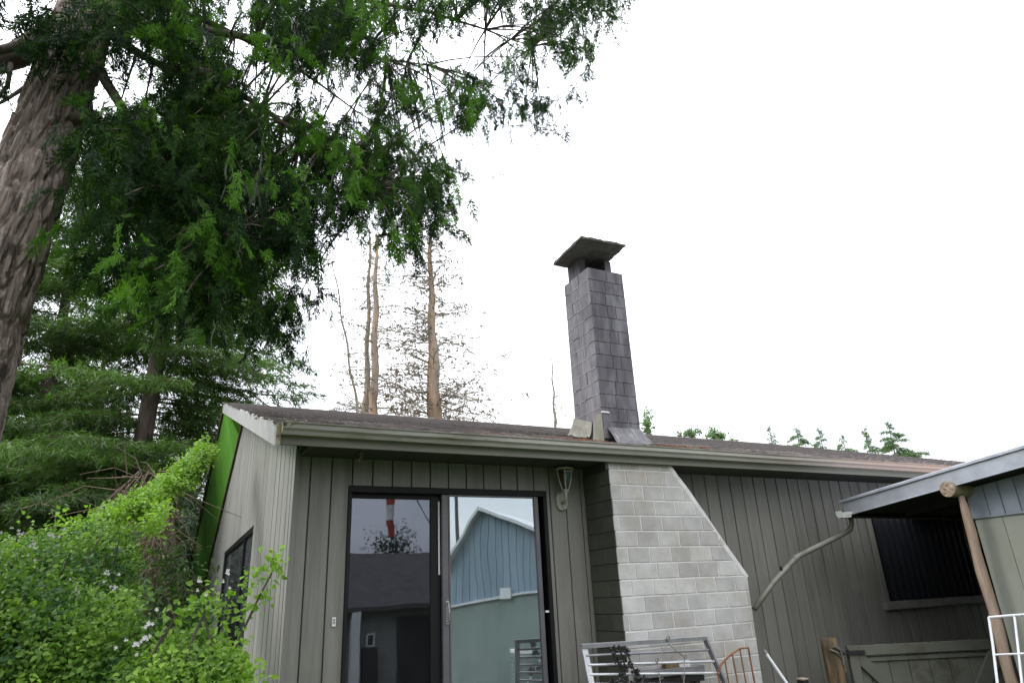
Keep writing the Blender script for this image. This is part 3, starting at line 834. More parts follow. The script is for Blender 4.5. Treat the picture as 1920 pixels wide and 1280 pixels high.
# flashing round the stack foot
zf = lambda y: roofz(y) + .022
def sheet(name, P, mt, rows_=5, cols=7, wob=.006, thick=.004):
    """bent metal sheet between four corners (top-left, top-right, bottom-right, bottom-left)"""
    mb = MB(); P = [Vector(p) for p in P]; nrm = (P[1] - P[0]).cross(P[3] - P[0]).normalized()
    vs = []
    for k in range(rows_ + 1):
        for i in range(cols + 1):
            u, v = i / cols, k / rows_
            p = P[0].lerp(P[1], u).lerp(P[3].lerp(P[2], u), v)
            vs.append(p + nrm * (wob * noise.noise(Vector((p.x * 9, p.y * 9, p.z * 9))) * (0.3 + v)) + Vector((0, 0, wob * 1.2 * v * noise.noise(Vector((p.x * 14, p.y * 14, 1))))))
    n_ = len(vs); vs += [p - nrm * thick for p in vs]; fs = []
    w = cols + 1
    for k in range(rows_):
        for i in range(cols):
            a = k * w + i; fs += [(a, a + 1, a + w + 1, a + w), (n_ + a, n_ + a + w, n_ + a + w + 1, n_ + a + 1)]
    rg = [i for i in range(w)] + [k * w + cols for k in range(1, rows_ + 1)] + [rows_ * w + i for i in range(cols - 1, -1, -1)] + [k * w for k in range(rows_ - 1, 0, -1)]
    for a, b in zip(rg, rg[1:] + rg[:1]): fs.append((a, b, n_ + b, n_ + a))
    mb.add(vs, fs); return mb.build(name, mt, stack)
sheet('flashing', [(3.79, 5.388, 3.05), (4.205, 5.388, 3.05), (4.212, 5.235, zf(5.235) + .012), (3.80, 5.235, zf(5.235) + .0)], M['lead'], wob=.012)
sheet('flashing', [(SX0 - .006, 5.55, 3.19), (SX0 - .006, 5.388, 3.19), (SX0 - .018, 5.375, zf(5.375)), (SX0 - .03, 5.54, zf(5.54) + .01)], M['lead_pale'])
sheet('flashing', [(SX0 - .006, 5.92, 3.27), (SX0 - .006, 5.57, 3.14), (SX0 - .03, 5.58, zf(5.58) + .02), (SX0 - .08, 5.95, zf(5.95) + .02)], M['lead_pale'], wob=.03, cols=10)
sheet('flashing', [(SX0 - .006, 5.386, 3.19), (SX0 + .10, 5.386, 3.19), (SX0 + .07, 5.378, 2.93), (SX0 - .01, 5.378, 2.93)], M['lead'], wob=.004)
MB().obox((SX0 - .01, 5.382, 3.20), (SX0 + .075, 5.380, 3.197), .02, .014).build('flashing_clip', M['white'], stack)

# --- sliding glass door
sdoor = MB()
sdoor.box(1.306, 3.176, DW - .012, DW + .09, 2.385, 2.438, .004)
sdoor.box(1.306, 1.336, DW - .012, DW + .09, .38, 2.384, .004)
sdoor.box(3.135, 3.176, DW - .012, DW + .09, .38, 2.384, .004)
sdoor.box(1.337, 3.134, DW - .012, DW + .09, .38, .42, .004)
door = sdoor.build('sliding_door', M['black_alu'], house)
mb = MB(); mb.box(1.337, 1.345, DW + .045, DW + .075, .421, 2.384); mb.box(2.035, 2.125, DW + .045, DW + .075, .421, 2.384, .003)
mb.box(1.346, 2.034, DW + .045, DW + .075, 2.345, 2.384); mb.box(1.346, 2.034, DW + .045, DW + .075, .421, .50)
mb.build('fixed_panel_frame', M['black_alu'], door)
MB().box(1.3455, 2.0345, DW + .058, DW + .062, .50, 2.3445).build('glass_pane', M['glass_dark'], door)
mb = MB(); mb.box(2.126, 2.184, DW + .0, DW + .040, .421, 2.384, .004); mb.box(3.042, 3.085, DW + .0, DW + .040, .421, 2.384, .004)
mb.box(2.185, 3.041, DW + .0, DW + .040, 2.372, 2.384); mb.box(2.185, 3.041, DW + .0, DW + .040, .421, .50)
mb.build('sliding_panel_frame', M['grey_alu'], door)
MB().box(2.1845, 3.0415, DW + .018, DW + .022, .50, 2.3715).build('glass_pane', M['glass_bright'], door)
MB().box(2.188, 2.20, DW + .002, DW + .017, .501, 2.371).build('glazing_bead', M['grey_alu'], door)
mb = MB(); mb.tube([(2.165, DW - .002, 1.50), (2.168, DW - .03, 1.49), (2.17, DW - .036, 1.42), (2.168, DW - .03, 1.355), (2.165, DW - .002, 1.345)], .008, 8)
mb.box(2.150, 2.182, DW - .007, DW - .0, 1.33, 1.515, .003)
mb.build('door_handle', M['chrome'], door)
MB().box(3.098, 3.132, DW + .0, DW + .02, 1.375, 1.392).build('door_latch', M['white'], door)
MB().box(2.104, 2.118, DW + .036, DW + .0445, 1.72, 2.33, .002).build('weather_strip', M['white'], door)

# doorbell plate beside the door
bell = MB().box(1.217, 1.247, DW - .012, DW - .002, 1.365, 1.432, .003).build('doorbell', M['white'], house)
MB().lathe([(.001, 0), (.008, 0), (.008, .002)], (0, 0, 0), 12).build('bell_button', M['silver_dark'], bell)
bb = bell.children[0]; bb.matrix_basis = Matrix.Translation((1.232, DW - .0125, 1.395)) @ Matrix.Rotation(R(90), 4, 'X'); bb.matrix_parent_inverse = Matrix.Identity(4)
MB().box(1.224, 1.240, DW - .0135, DW - .0122, 1.408, 1.42).build('bell_card', M['silver_dark'], bell)

# --- left wall window
win = MB()
o = OPEN_L[0]
win.box(XA - .012, XA + .06, o[0], o[0] + .05, o[2], o[3], .004); win.box(XA - .012, XA + .06, o[1] - .05, o[1], o[2], o[3], .004)
win.box(XA - .012, XA + .06, o[0] + .051, o[1] - .051, o[3] - .05, o[3], .004); win.box(XA - .012, XA + .06, o[0] + .051, o[1] - .051, o[2], o[2] + .05, .004)
win.box(XA - .008, XA + .05, 9.36, 9.42, o[2] + .051, o[3] - .051, .004)
win = win.build('window', M['black_alu'], house)
MB().box(XA + .02, XA + .024, o[0] + .05, 9.36, o[2] + .05, o[3] - .05).build('pane', M['glass_side'], win)
MB().box(XA + .02, XA + .024, 9.42, o[1] - .05, o[2] + .05, o[3] - .05).build('pane', M['glass_side'], win)
mb = MB(); n_ = 60; vs = []
for i in range(n_ + 1):
    y = 9.6 + 2.5 * i / n_; x = XA + .14 + .025 * math.sin(i * .9)
    vs += [(x, y, .9), (x, y, 2.45)]
mb.add(vs, [(2*i, 2*i+2, 2*i+3, 2*i+1) for i in range(n_)]).build('curtain', M['curtain'], win)

# --- right window behind corrugated plastic
o = OPEN_F[1]
rw = MB()
rw.box(o[0], o[0] + .095, DW - .022, DW + .05, o[2] + .09, o[3], .004); rw.box(o[1] - .095, o[1], DW - .022, DW + .05, o[2] + .09, o[3], .004)
rw.box(o[0] + .096, o[1] - .096, DW - .022, DW + .05, o[3] - .05, o[3], .004)
rwin = rw.build('window', M['siding'], house)
MB().box(o[0] - .02, o[1] + .02, DW - .06, DW + .05, o[2], o[2] + .089, .005).build('sill', M['siding'], rwin)
mb = MB(); vs = []; xa, xb_ = o[0] + .1, o[1] - .1; per = 17.0; n_ = 17 * 12
for i in range(n_ + 1):
    t = i / n_; x = xa + (xb_ - xa) * t; c_ = math.cos(2 * PI * per * t)
    y = DW - .012 - .020 * (max(0, c_) ** 2.4)
    vs += [(x, y, o[2] + .09), (x, y, o[3] - .051)]
mb.add(vs, [(2*i, 2*i+2, 2*i+3, 2*i+1) for i in range(n_)]).build('corrugated_sheet', M['corr'], rwin, smooth=True)

# ------------------------------------------------------------------ wall lantern
LX, LY = 3.335, DW - .005
lan = empty('wall_lantern', (LX, LY, 2.28), 'aged metal wall lantern with glass panes hanging beside the sliding door', 'lantern')
mb = MB(); pl = [(-.058, 2.30), (-.04, 2.268), (0, 2.255), (.04, 2.268), (.058, 2.30), (.062, 2.38), (.05, 2.42), (0, 2.432), (-.05, 2.42), (-.062, 2.38)]
mb.prism([(LX + u, v) for u, v in pl], lambda u, v, d: (u, LY + d, v), -.026, .002, .009); mb.build('back_plate', M['lampmetal'], lan)
cx, cy, cz = 3.318, LY - .125, 2.40
mb = MB(); mb.tube([(LX, LY - .02, 2.335), (LX - .002, LY - .07, 2.325), (cx + .002, cy + .015, 2.345), (cx, cy, 2.385), (cx, cy, 2.42)], [.014, .013, .013, .014, .018], 10)
mb.build('arm', M['lampmetal'], lan, smooth=True)
MB().lathe([(.002, -.03), (.012, -.025), (.016, 0), (.026, .012), (.030, .03), (.024, .036)], (cx, cy, cz + .005), 18).build('finial_cup', M['lampmetal'], lan, smooth=True)
gp = [(.030, .035), (.050, .085), (.066, .14), (.075, .20), (.076, .222)]
MB().lathe(gp, (cx, cy, cz), 6).build('lamp_glass', M['lampglass'], lan)
for k in range(6):
    a = 2 * PI * k / 6
    MB().tube([(cx + r_ * 1.03 * math.cos(a), cy + r_ * 1.03 * math.sin(a), cz + z) for r_, z in gp], .0055, 6).build('cage_bar', M['lampmetal'], lan)
MB().lathe([(.070, .220), (.088, .220), (.092, .228), (.088, .238), (.070, .238), (.070, .220)], (cx, cy, cz), 24).build('cage_ring', M['lampmetal'], lan)
MB().lathe([(.072, .238), (.066, .262), (.045, .285), (.02, .296), (.010, .300), (.012, .306), (.009, .316), (.004, .335), (.0005, .350)], (cx, cy, cz), 20).build('lamp_dome', M['lamp_dark'], lan, smooth=True)
MB().lathe([(.001, .06), (.010, .065), (.010, .12), (.016, .135), (.019, .16), (.014, .185), (.001, .195)], (cx, cy, cz), 14).build('bulb', M['lampmetal'], lan, smooth=True)

# ------------------------------------------------------------------ shed at the right
XR = 6.496; XW = 6.72                       # rake line and gable wall
shed = empty('shed', (XW, 3.8, 0), 'lean-to shed with metal rake trim, blue-grey upper panels and green lower wall', 'shed')
srz = lambda y: 2.315 + (4.997 - y) * .1035  # top of the roof along the rake
RKY0, RKY1 = 5.0, 1.2
mb = MB(); vs = []; nxr = 60
for i in range(nxr + 1):
    x = XR + .01 + 5.2 * i / nxr; h = .02 * (1 if i % 4 in (0, 1) else 0)
    for y in (RKY0 + .02, 3.1, RKY1): vs.append((x, y, srz(y) - .012 + h))
fs = []
for i in range(nxr):
    for k in range(2): fs.append((i*3 + k, (i+1)*3 + k, (i+1)*3 + k + 1, i*3 + k + 1))
mb.add(vs, fs); sroof = mb.build('roof', M['galv'], shed)
MB().box(XR + 1.9, XR + 5.1, RKY0 + .12, DW - .07, 2.285, 2.30).build('gap_light_block', M['galv'], shed)  # added sheet closing the roof gap to keep sky light off the wall
MB().box(XR + 1.9, XR + 5.1, RKY0 + .03, RKY0 + .119, 2.285, 2.31).build('light_block_lip', M['galv'], shed)
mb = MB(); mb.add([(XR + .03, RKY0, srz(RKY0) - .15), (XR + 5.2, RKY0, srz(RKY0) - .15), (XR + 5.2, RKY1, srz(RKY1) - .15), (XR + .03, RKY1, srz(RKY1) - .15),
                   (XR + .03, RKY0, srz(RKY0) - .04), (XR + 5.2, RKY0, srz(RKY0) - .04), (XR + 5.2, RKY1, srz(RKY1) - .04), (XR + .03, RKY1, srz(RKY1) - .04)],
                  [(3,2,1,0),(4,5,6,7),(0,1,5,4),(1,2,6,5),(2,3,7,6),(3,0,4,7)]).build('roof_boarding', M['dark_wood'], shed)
for k in range(5):
    x = XR + .5 + k * .6
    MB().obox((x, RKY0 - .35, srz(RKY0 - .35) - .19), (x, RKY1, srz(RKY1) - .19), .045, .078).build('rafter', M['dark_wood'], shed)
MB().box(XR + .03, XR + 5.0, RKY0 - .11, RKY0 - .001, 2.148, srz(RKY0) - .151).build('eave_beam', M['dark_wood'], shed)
def rake(y0, y1, t0, t1, x0, x1, name, mt, bev=.003):
    mb = MB(); poly = [(y1, srz(y1) + t0), (y0, srz(y0) + t0), (y0, srz(y0) + t1), (y1, srz(y1) + t1)]
    mb.prism(poly, lambda u, v, d: (d, u, v), x0, x1, bev); return mb.build(name, mt, shed)
rake(RKY0 + .01, RKY1, -.150, -.012, XR, XR + .028, 'rake_trim', M['galv'])
rake(RKY0 + .03, RKY1, -.011, .018, XR - .022, XR + .09, 'drip_edge', M['galv'])
rake(RKY0 + .0, RKY1, -.154, -.146, XR - .012, XR - .001, 'trim_lip', M['galv'])
# shed gutter: short bright end
mb = MB(); prof = [(0, 0), (-.0, -.07), (-.05, -.075), (-.075, -.05), (-.08, 0), (-.074, 0), (-.068, -.046), (-.046, -.068), (-.006, -.064), (-.006, 0)]
vs = [(x, 5.03 - y - .0, 2.225 + z) for x in (XR - .01, XR + 5.1) for y, z in prof]; n_ = len(prof)
mb.add(vs, [(j, (j+1) % n_, n_ + (j+1) % n_, n_ + j) for j in range(n_)]).build('gutter', M['downpipe'], shed)
MB().prism([(5.03, 2.225), (5.03, 2.16), (5.08, 2.15), (5.105, 2.178), (5.11, 2.225)], lambda u, v, d: (XR - .010 + d, u, v), -.003, -.0005).build('gutter_end', M['white'], shed)
MB().add([(XR - .006, 4.90, 2.20), (XR - .006, 5.03, 2.21), (XR - .012, 5.035, 2.15), (XR - .012, 4.93, 2.145)], [(0, 1, 2, 3)]).build('rake_patch', M['white'], shed)
mb = MB()
P = [(XR + .17, 5.075, 2.155), (XR + .185, 5.09, 2.09), (XR + .175, 5.12, 2.035), (XR + .07, 5.16, 1.985), (5.96, 5.25, 1.785), (5.92, 5.25, 1.768), (5.88, 5.25, 1.745), (5.56, 5.28, 1.535), (5.27, 5.30, 1.30)]
mb.tube(P, [.025, .025, .026, .027, .028, .030, .030, .027, .027], 12); mb.build('downpipe', M['downpipe'], shed, smooth=True)
MB().tube([(5.925, 5.25, 1.772), (5.885, 5.25, 1.748)], .034, 12).build('pipe_collar', M['downpipe'], shed)
MB().tube([(5.69, 5.262, 1.635), (5.685, 5.258, 1.685)], .012, 8).build('pipe_bolt', M['iron'], shed)
# gable wall
y = 3.845
seams = [3.845, 3.675, 3.545, 3.405, 3.27, 3.13, 2.99, 2.85, 2.71, 2.57, 2.43, 2.29, 2.15]
for a, b in zip(seams[:-1], seams[1:]):
    poly = [(b + .0035, 2.012), (a - .0035, 2.012), (a - .0035, srz(a) - .165), (b + .0035, srz(b) - .165)]
    MB().prism(poly, lambda u, v, d: (XW + d, u, v), random.uniform(-.002, .002), .02, .003).build('upper_panel', M['blue_panel'], shed)
MB().box(XW + .022, XW + .06, 2.15, 3.83, 0, 2.42).build('gable_frame', M['backing'], shed)
for a, b in ((3.83, 3.585), (3.585, 3.345), (3.345, 3.10), (3.10, 2.86), (2.86, 2.62), (2.62, 2.38), (2.38, 2.15)):
    MB().prism([(b + .002, 0.0), (a - .002, 0.0), (a - .002, 1.998), (b + .002, 1.998)], lambda u, v, d: (XW + d, u, v), .008, .021, .002).build('lower_panel', M['green_panel'], shed)
MB().box(XW - .010, XW + .0075, 2.15, 3.85, 1.996, 2.013, .002).build('panel_ledge', M['blue_panel'], shed)
MB().box(XW + .07, XW + 4.8, 2.15, 2.2, 0, 2.45).build('near_wall', M['green_panel'], shed)
MB().box(XW + 4.75, XW + 4.8, 2.21, 4.95, 0, 2.2).build('far_wall', M['green_panel'], shed)
MB().box(XW + .07, XW + 4.7, 3.78, 3.83, 0, 2.35).build('inner_wall', M['dark_wood'], shed)
# log purlin and leaning post
mb = MB(); rr = random.Random(3)
pts = [(XR - .035, 3.842, 2.267), (XR + .1, 3.838, 2.266), (XR + .24, 3.835, 2.265), (XR + 2.0, 3.80, 2.262)]
mb.tube(pts[:], [.070, .074, .073, .072], 16, cap=False); log = mb.build('log_purlin', M['logbark'], shed, smooth=True)
mb = MB(); c_ = Vector((XR - .036, 3.842, 2.267)); vs = [c_ + Vector((-.006, 0, 0))]
for k in range(3):
    for i in range(16):
        a = 2 * PI * i / 16; r_ = .070 * (k + 1) / 3 * (1.0 if k < 2 else 1.01); vs.append(c_ + Vector((random.uniform(-.008, .004) if k < 2 else 0, r_ * math.cos(a), r_ * math.sin(a))))
fs = [(0, 1 + (i + 1) % 16, 1 + i) for i in range(16)]
for k in range(2):
    for i in range(16): fs.append((1 + k*16 + i, 1 + k*16 + (i+1) % 16, 1 + (k+1)*16 + (i+1) % 16, 1 + (k+1)*16 + i))
mb.add(vs, fs).build('log_end', M['logend'], log)
mb = MB(); pts = []; rad = []
for k in range(15):
    z_ = -.1 + k * (2.30 / 14); t = k / 14
    pts.append((XR + .08 + .005 * math.sin(k * .9), 3.80 + .02 * (1 - t) + .006 * math.sin(k * 1.3 + 1), z_)); rad.append(.048 + .003 * math.sin(k * 2.1) - .006 * t + (-.014 if k == 14 else 0) + (-.006 if k == 13 else 0))
mb.tube(pts, rad, 12); mb.build('post', M['post'], shed, smooth=True)

# ------------------------------------------------------------------ gate and posts
gate = empty('gate', (6.3, 5.17, 0), 'green-grey board gate with diagonal braces under the lean-to roof', 'gate')
gd = Vector((.889, -.459, 0)); gn = Vector((-.459, -.889, 0)); g0 = Vector((6.29, 5.175, 0))
def gp_(u, v, d): p = g0 + gd * u + gn * (-d); return (p.x, p.y, v)
GW = 1.60
def gbar(poly, d0, d1, name, mt=M['gate'], bev=.004): return MB().prism(poly, gp_, d0, d1, bev).build(name, mt, gate)
gbar([(0, .812), (GW, .812), (GW, .905), (0, .905)], -.045, 0, 'top_rail')
gbar([(.1, .752), (GW - .1, .752), (GW - .1, .790), (.1, .790)], -.020, 0, 'mid_rail')
gbar([(0, .05), (.095, .05), (.095, .811), (0, .811)], -.044, 0, 'stile'); gbar([(GW - .095, .05), (GW, .05), (GW, .811), (GW - .095, .811)], -.044, 0, 'stile')
gbar([(0, -.05 + .06), (GW, .01), (GW, .049), (0, .049)], -.045, 0, 'bottom_rail')
gbar([(.097, .81), (.097, .72), (.70, .06), (.80, .06), (.165, .81)], -.040, -.001, 'brace')
gbar([(GW - .097, .81), (GW - .097, .70), (.98, .06), (.87, .06), (GW - .19, .81)], -.039, -.001, 'brace')
k = 0
for x0 in np.arange(.0, GW - .01, .20):
    gbar([(x0 + .003, .03), (x0 + .197, .03), (x0 + .197, .80), (x0 + .003, .80)], .002, .018, 'gate_board', M['gate'], .002)
mb = MB(); a = Vector(gp_(.02, .845, -.052)); mb.obox(a - gd * .14, a + gd * .14, .012, .035); mb.tube([a - gd * .03 + Vector((0, 0, .03)), a - gd * .03 - Vector((0, 0, .05))], .014, 8)
mb.build('hinge', M['iron'], gate)
fp = empty('fence_post', (5.98, 5.1, 0), 'weathered round wooden post beside the hinge side of the gate', 'post')
mb = MB(); pts = []; rad = []
for k in range(12):
    z_ = -.05 + k * (1.05 / 11); pts.append((5.985 + .006 * math.sin(k), 5.10, z_)); rad.append(.083 - (.008 if k == 11 else 0) + .004 * math.sin(k * 1.7))
mb.tube(pts, rad, 14).build('post_shaft', M['fpost'], fp, smooth=True)
mb = MB(); mb.tube([(5.93, 5.01, .93), (5.99, 5.005, .90), (6.06, 5.02, .87), (6.16, 5.08, .845)], .012, 6); mb.tube([(5.90, 5.04, .905), (5.96, 5.005, .87), (6.03, 5.01, .80), (6.03, 5.015, .70)], .009, 6)
mb.tube([(6.0, 5.008, .92), (6.02, 5.004, .83), (6.01, 5.006, .76)], .008, 6).build('wire_tie', M['wire'], fp)
st = empty('stub_post', (4.98, 4.55, 0), 'short square stake with brown top at the lower edge beside the white pole', 'post')
p_ = at(1505, 1271, 4.75); 
MB().box(p_[0] - .035, p_[0] + .035, 4.72, 4.79, -.05, p_[2] - .012, .004).build('stake', M['dark_wood'], st)
MB().box(p_[0] - .038, p_[0] + .038, 4.717, 4.793, p_[2] - .0115, p_[2] + .004, .003).build('stake_top', M['logend'], st)
st.location = (p_[0], 4.755, 0)
for ch in st.children: ch.matrix_parent_inverse = Matrix.Translation((-p_[0], -4.755, 0))

# ------------------------------------------------------------------ things leaning about in the yard
# silver lattice frame
fr = empty('metal_rack', (3.3, 4.45, 0), 'silver metal frame with horizontal bars standing in front of the block chimney', 'metal frame')
tl, tr = Vector(at(1095, 1211, 5.03)), Vector(at(1322, 1196, 5.03))
blp = at(1122, 1345, 4.93); brp = at(1394, 1360, 4.93)
bl_ = Vector(blp); br_ = Vector(brp)
ext = 1.9
BL = tl + (bl_ - tl) * ext; BR = tr + (br_ - tr) * ext
MB().obox(tl, BL, .050, .012, (0, -1, 0.2)).build('side_rail', M['silver'], fr)
MB().obox(tr, BR, .020, .05, (0, -1, 0.2)).build('side_rail', M['silver_dark'], fr)
MB().obox(tr + Vector((.018, 0, 0)), BR + Vector((.018, 0, 0)), .012, .03, (0, -1, .2)).build('rail_edge', M['silver'], fr)
MB().obox(tl + Vector((-.024, 0, 0)), tr + Vector((.012, 0, 0)), .034, .030, (0, 0, 1)).build('top_bar', M['silver_dark'], fr)
MB().obox(tl + Vector((-.024, 0, .017)), tr + Vector((.012, 0, .017)), .036, .004, (0, 0, 1)).build('top_cap', M['silver'], fr)
for k in range(1, 12):
    t = .135 * k / ext
    if t > .98: break
    a = tl.lerp(BL, t); b = tr.lerp(BR, t)
    MB().tube([a, b], .0105, 8).build('bar', M['silver'] if k > 1 else M['silver_dark'], fr)
fr.location = (3.6, 4.8, 0)
for ch in fr.children: ch.matrix_parent_inverse = Matrix.Translation((-3.6, -4.8, 0))
# wrought iron flower ornament hanging on the frame
orn = empty('iron_ornament', (2.95, 4.33, .9), 'black wrought iron flower ornament hung on the silver frame', 'ornament')
def onf(px, py, y=4.96): return Vector(at(px, py, y))
mb = MB()
for A, B in (((1142, 1212), (1180, 1300)), ((1160, 1208), (1172, 1290)), ((1172, 1215), (1196, 1300))):
    mb.tube([onf(*A), onf((A[0]+B[0])/2 + 6, (A[1]+B[1])/2), onf(*B)], .007, 6)
mb.build('stem', M['iron'], orn)
for c_, r_ in (((1150, 1218), .045), ((1175, 1222), .04), ((1158, 1240), .05), ((1180, 1245), .038), ((1190, 1262), .05), ((1165, 1268), .045), ((1206, 1272), .04), ((1150, 1280), .05), ((1185, 1285), .05)):
    mb = MB(); c3 = onf(*c_, 4.945)
    for k in range(6):
        a = 2 * PI * k / 6 + random.random(); d_ = Vector((math.cos(a), random.uniform(-.5, .1), math.sin(a))); s_ = d_.cross(Vector((0, 1, 0))).normalized()
        mb.add([c3, c3 + d_ * r_ * .55 + s_ * r_ * .32, c3 + d_ * r_ + Vector((0, -.01, 0)), c3 + d_ * r_ * .55 - s_ * r_ * .32, c3 + d_ * r_ * .5 + Vector((0, -.012, 0))], [(0, 1, 4), (1, 2, 4), (2, 3, 4), (3, 0, 4)])
    mb.build('iron_flower', M['iron'], orn)
# wire hanger
wh = empty('wire_hanger', (3.4, 4.36, 1.1), 'thin grey wire hanger hooked over the top bar of the silver frame', 'hanger')
W0 = onf(1253, 1206, 5.0); L1, L2 = onf(1232, 1238, 4.99), onf(1284, 1232, 4.99)
mb = MB(); mb.tube([W0, (W0 + L1) / 2, L1, onf(1236, 1262, 4.965), onf(1240, 1300, 4.94)], .004, 6); mb.tube([W0, (W0 + L2) / 2, L2, onf(1283, 1262, 4.965), onf(1281, 1300, 4.94)], .004, 6); mb.build('wire', M['wire'], wh)
mb = MB(); h_ = onf(1253, 1196, 5.0)
mb.tube([h_ + Vector((.017 * math.cos(a), 0, .017 * math.sin(a))) for a in np.linspace(0, 2 * PI, 12)], .005, 6).build('ring', M['wire'], wh)
for q in ((1232, 1237), (1285, 1231), (1240, 1268), (1281, 1268)):
    c3 = onf(*q, 4.97); mb = MB()
    mb.tube([c3 + Vector((.016 * math.cos(a), 0, .016 * math.sin(a))) for a in np.linspace(0, 2 * PI, 10)], .0035, 5).build('curl', M['wire'], wh)
# pale box on ledge behind the frame
bx = empty('pale_box', tuple(at(1283, 1260, 4.75)), 'small white box with a brown side behind the silver frame', 'box')
a = at(1275, 1250, 5.07); b = at(1292, 1237, 5.07)
MB().box(a[0], b[0] + .01, 5.07, 5.145, a[2] - .06, b[2], .004).build('box_body', M['white'], bx)
MB().box(a[0] - .14, a[0] - .003, 5.08, 5.14, a[2] - .06, b[2] - .01, .003).build('box_side', M['fpost'], bx)
bn = empty('bench', tuple(at(1260, 1270, 4.85)), 'long grey board ledge behind the silver frame', 'ledge')
a = at(1200, 1259, 5.05); b = at(1320, 1248, 5.05)
MB().box(a[0], b[0], 5.04, 5.148, a[2] - .055, a[2] - .001, .004).build('ledge_board', M['silver_dark'], bn)
MB().box(a[0], b[0], 5.06, 5.14, a[2] - .12, a[2] - .060, .004).build('ledge_apron', M['iron'], bn)
MB().box(a[0] + .05, a[0] + .1, 5.07, 5.13, -.02, a[2] - .121).build('leg', M['iron'], bn); MB().box(b[0] - .1, b[0] - .05, 5.07, 5.13, -.02, a[2] - .121).build('leg', M['iron'], bn)
# rusty half-round trellis
tr_ = empty('rusty_trellis', (4.6, 4.95, 0), 'rusty iron arched trellis with upright bars leaning on the block chimney', 'trellis')
def ty(px, py): return Vector(at(px, py, 4.95))
arc = [(1345, 1262), (1352, 1245), (1362, 1234), (1375, 1223), (1388, 1215), (1403, 1213)]
MB().tube([ty(*q) for q in arc], .008, 6).build('arch', M['rust'], tr_)
for (a, b) in (((1359, 1237), (1376, 1330)), ((1373, 1224), (1392, 1330)), ((1387, 1215), (1408, 1330)), ((1403, 1213), (1424, 1330)), ((1346, 1262), (1358, 1330))):
    pa, pb = ty(*a), ty(*b); d_ = (pb - pa).normalized()
    MB().tube([pa, pb + d_ * .35], .0085 if a[0] == 1403 else .0065, 6).build('bar', M['rust'], tr_)
# white pole
wp = empty('white_pole', tuple(at(1470, 1285, 4.7)), 'slim white pole leaning beside the block chimney', 'pole')
a = Vector(at(1433, 1219, 4.85)); b = Vector(at(1482, 1290, 4.72)); b2 = b + (b - a) * 1.8
MB().tube([a, b, b2], .013, 10).build('shaft', M['whitemetal'], wp)
MB().tube([a - (b - a).normalized() * .004, a + (b - a).normalized() * .03], .0145, 10).build('end_cap', M['silver_dark'], wp)
# white wire grid at the right edge
wg = empty('wire_grid', tuple(at(1885, 1290, 3.0)), 'white tubular metal grid panel standing at the right edge in front of the pole', 'metal grid')
gr = lambda px, py: Vector(at(px, py, 3.0 - (px - 1855) * .0035))
MB().tube([gr(1854, 1157), gr(1862, 1212), gr(1870, 1280), gr(1886, 1390), gr(1905, 1500)], .0085, 8).build('upright', M['whitemetal'], wg)
MB().tube([gr(1854, 1157), gr(1900, 1153), gr(1980, 1148)], .0085, 8).build('rail', M['whitemetal'], wg)
MB().tube([gr(1902, 1154), gr(1909, 1215), gr(1916, 1280), gr(1930, 1390), gr(1945, 1500)], .0075, 8).build('upright', M['whitemetal'], wg)
MB().tube([gr(1862, 1227), gr(1909, 1225), gr(1985, 1222)], .0065, 8).build('rail', M['whitemetal'], wg)
MB().tube([gr(1873, 1300), gr(1918, 1299), gr(1990, 1297)], .0065, 8).build('rail', M['whitemetal'], wg)
MB().tube([gr(1980, 1148), gr(1990, 1297), gr(2010, 1500)], .0085, 8).build('upright', M['whitemetal'], wg)

# ------------------------------------------------------------------ what the glass doors mirror: things behind the camera
nh = empty('neighbour_house', (5, -12, -1.5), 'neighbouring house with dark shingle roof mirrored in the left door pane', 'house')
NY = -14.0
e0 = behind(650, 1139, NY); e1 = behind(830, 1137, NY)
ez = e0[2]; nx0, nx1 = e0[0] - 7, e1[0] + 5.2
rdg = behind(700, 1036, NY - 4.2); rz = rdg[2]
mb = MB(); mb.add([(nx0, NY, ez), (nx1, NY, ez), (nx1, NY - 4.2, rz), (nx0, NY - 4.2, rz), (nx1, NY - 8.4, ez), (nx0, NY - 8.4, ez),
                   (nx0, NY, ez - .16), (nx1, NY, ez - .16), (nx1, NY - 8.4, ez - .16), (nx0, NY - 8.4, ez - .16)],
                  [(0,1,2,3),(3,2,4,5),(6,7,1,0),(8,9,5,4),(7,8,4,2,1),(9,6,0,3,5),(6,9,8,7)]).build('roof', M['dark_roof'], nh)
zb = gz(5, NY) - .2
MB().box(nx0 + .4, nx1 - .4, NY - 7.9, NY - .5, zb, ez - .17).build('wall', M['nwall'], nh)
for k in range(14):
    x = e0[0] - .6 + k * .55
    if x < nx1 - .5: MB().box(x, x + .05, NY - .499, NY - .485, zb, ez - .18).build('batten', M['nwall'], nh)
a = behind(690, 1213, NY - .4); b = behind(707, 1186, NY - .4)
w_ = MB(); w_.box(a[0], b[0], NY - .484, NY - .43, a[2], a[2] + .06); w_.box(a[0], b[0], NY - .484, NY - .43, b[2] - .06, b[2]); w_.box(a[0], a[0] + .06, NY - .484, NY - .43, a[2] + .061, b[2] - .061); w_.box(b[0] - .06, b[0], NY - .484, NY - .43, a[2] + .061, b[2] - .061)
nwn = w_.build('window', M['white'], nh); MB().box(a[0] + .061, b[0] - .061, NY - .47, NY - .45, a[2] + .061, b[2] - .061).build('pane', M['iron'], nwn)
a = behind(682, 1250, NY - .2); b = behind(710, 1213, NY - .2)
MB().box(a[0], b[0], NY - .45, NY - .1, zb, b[2]).build('cabinet', M['iron'], nh)
a = behind(655, 1245, NY - .1); b = behind(668, 1145, NY - .1)
MB().box(b[0] - .12, b[0] + .18, NY - .3, NY + .0, zb, ez - .17).build('porch_column', M['white'], nh)
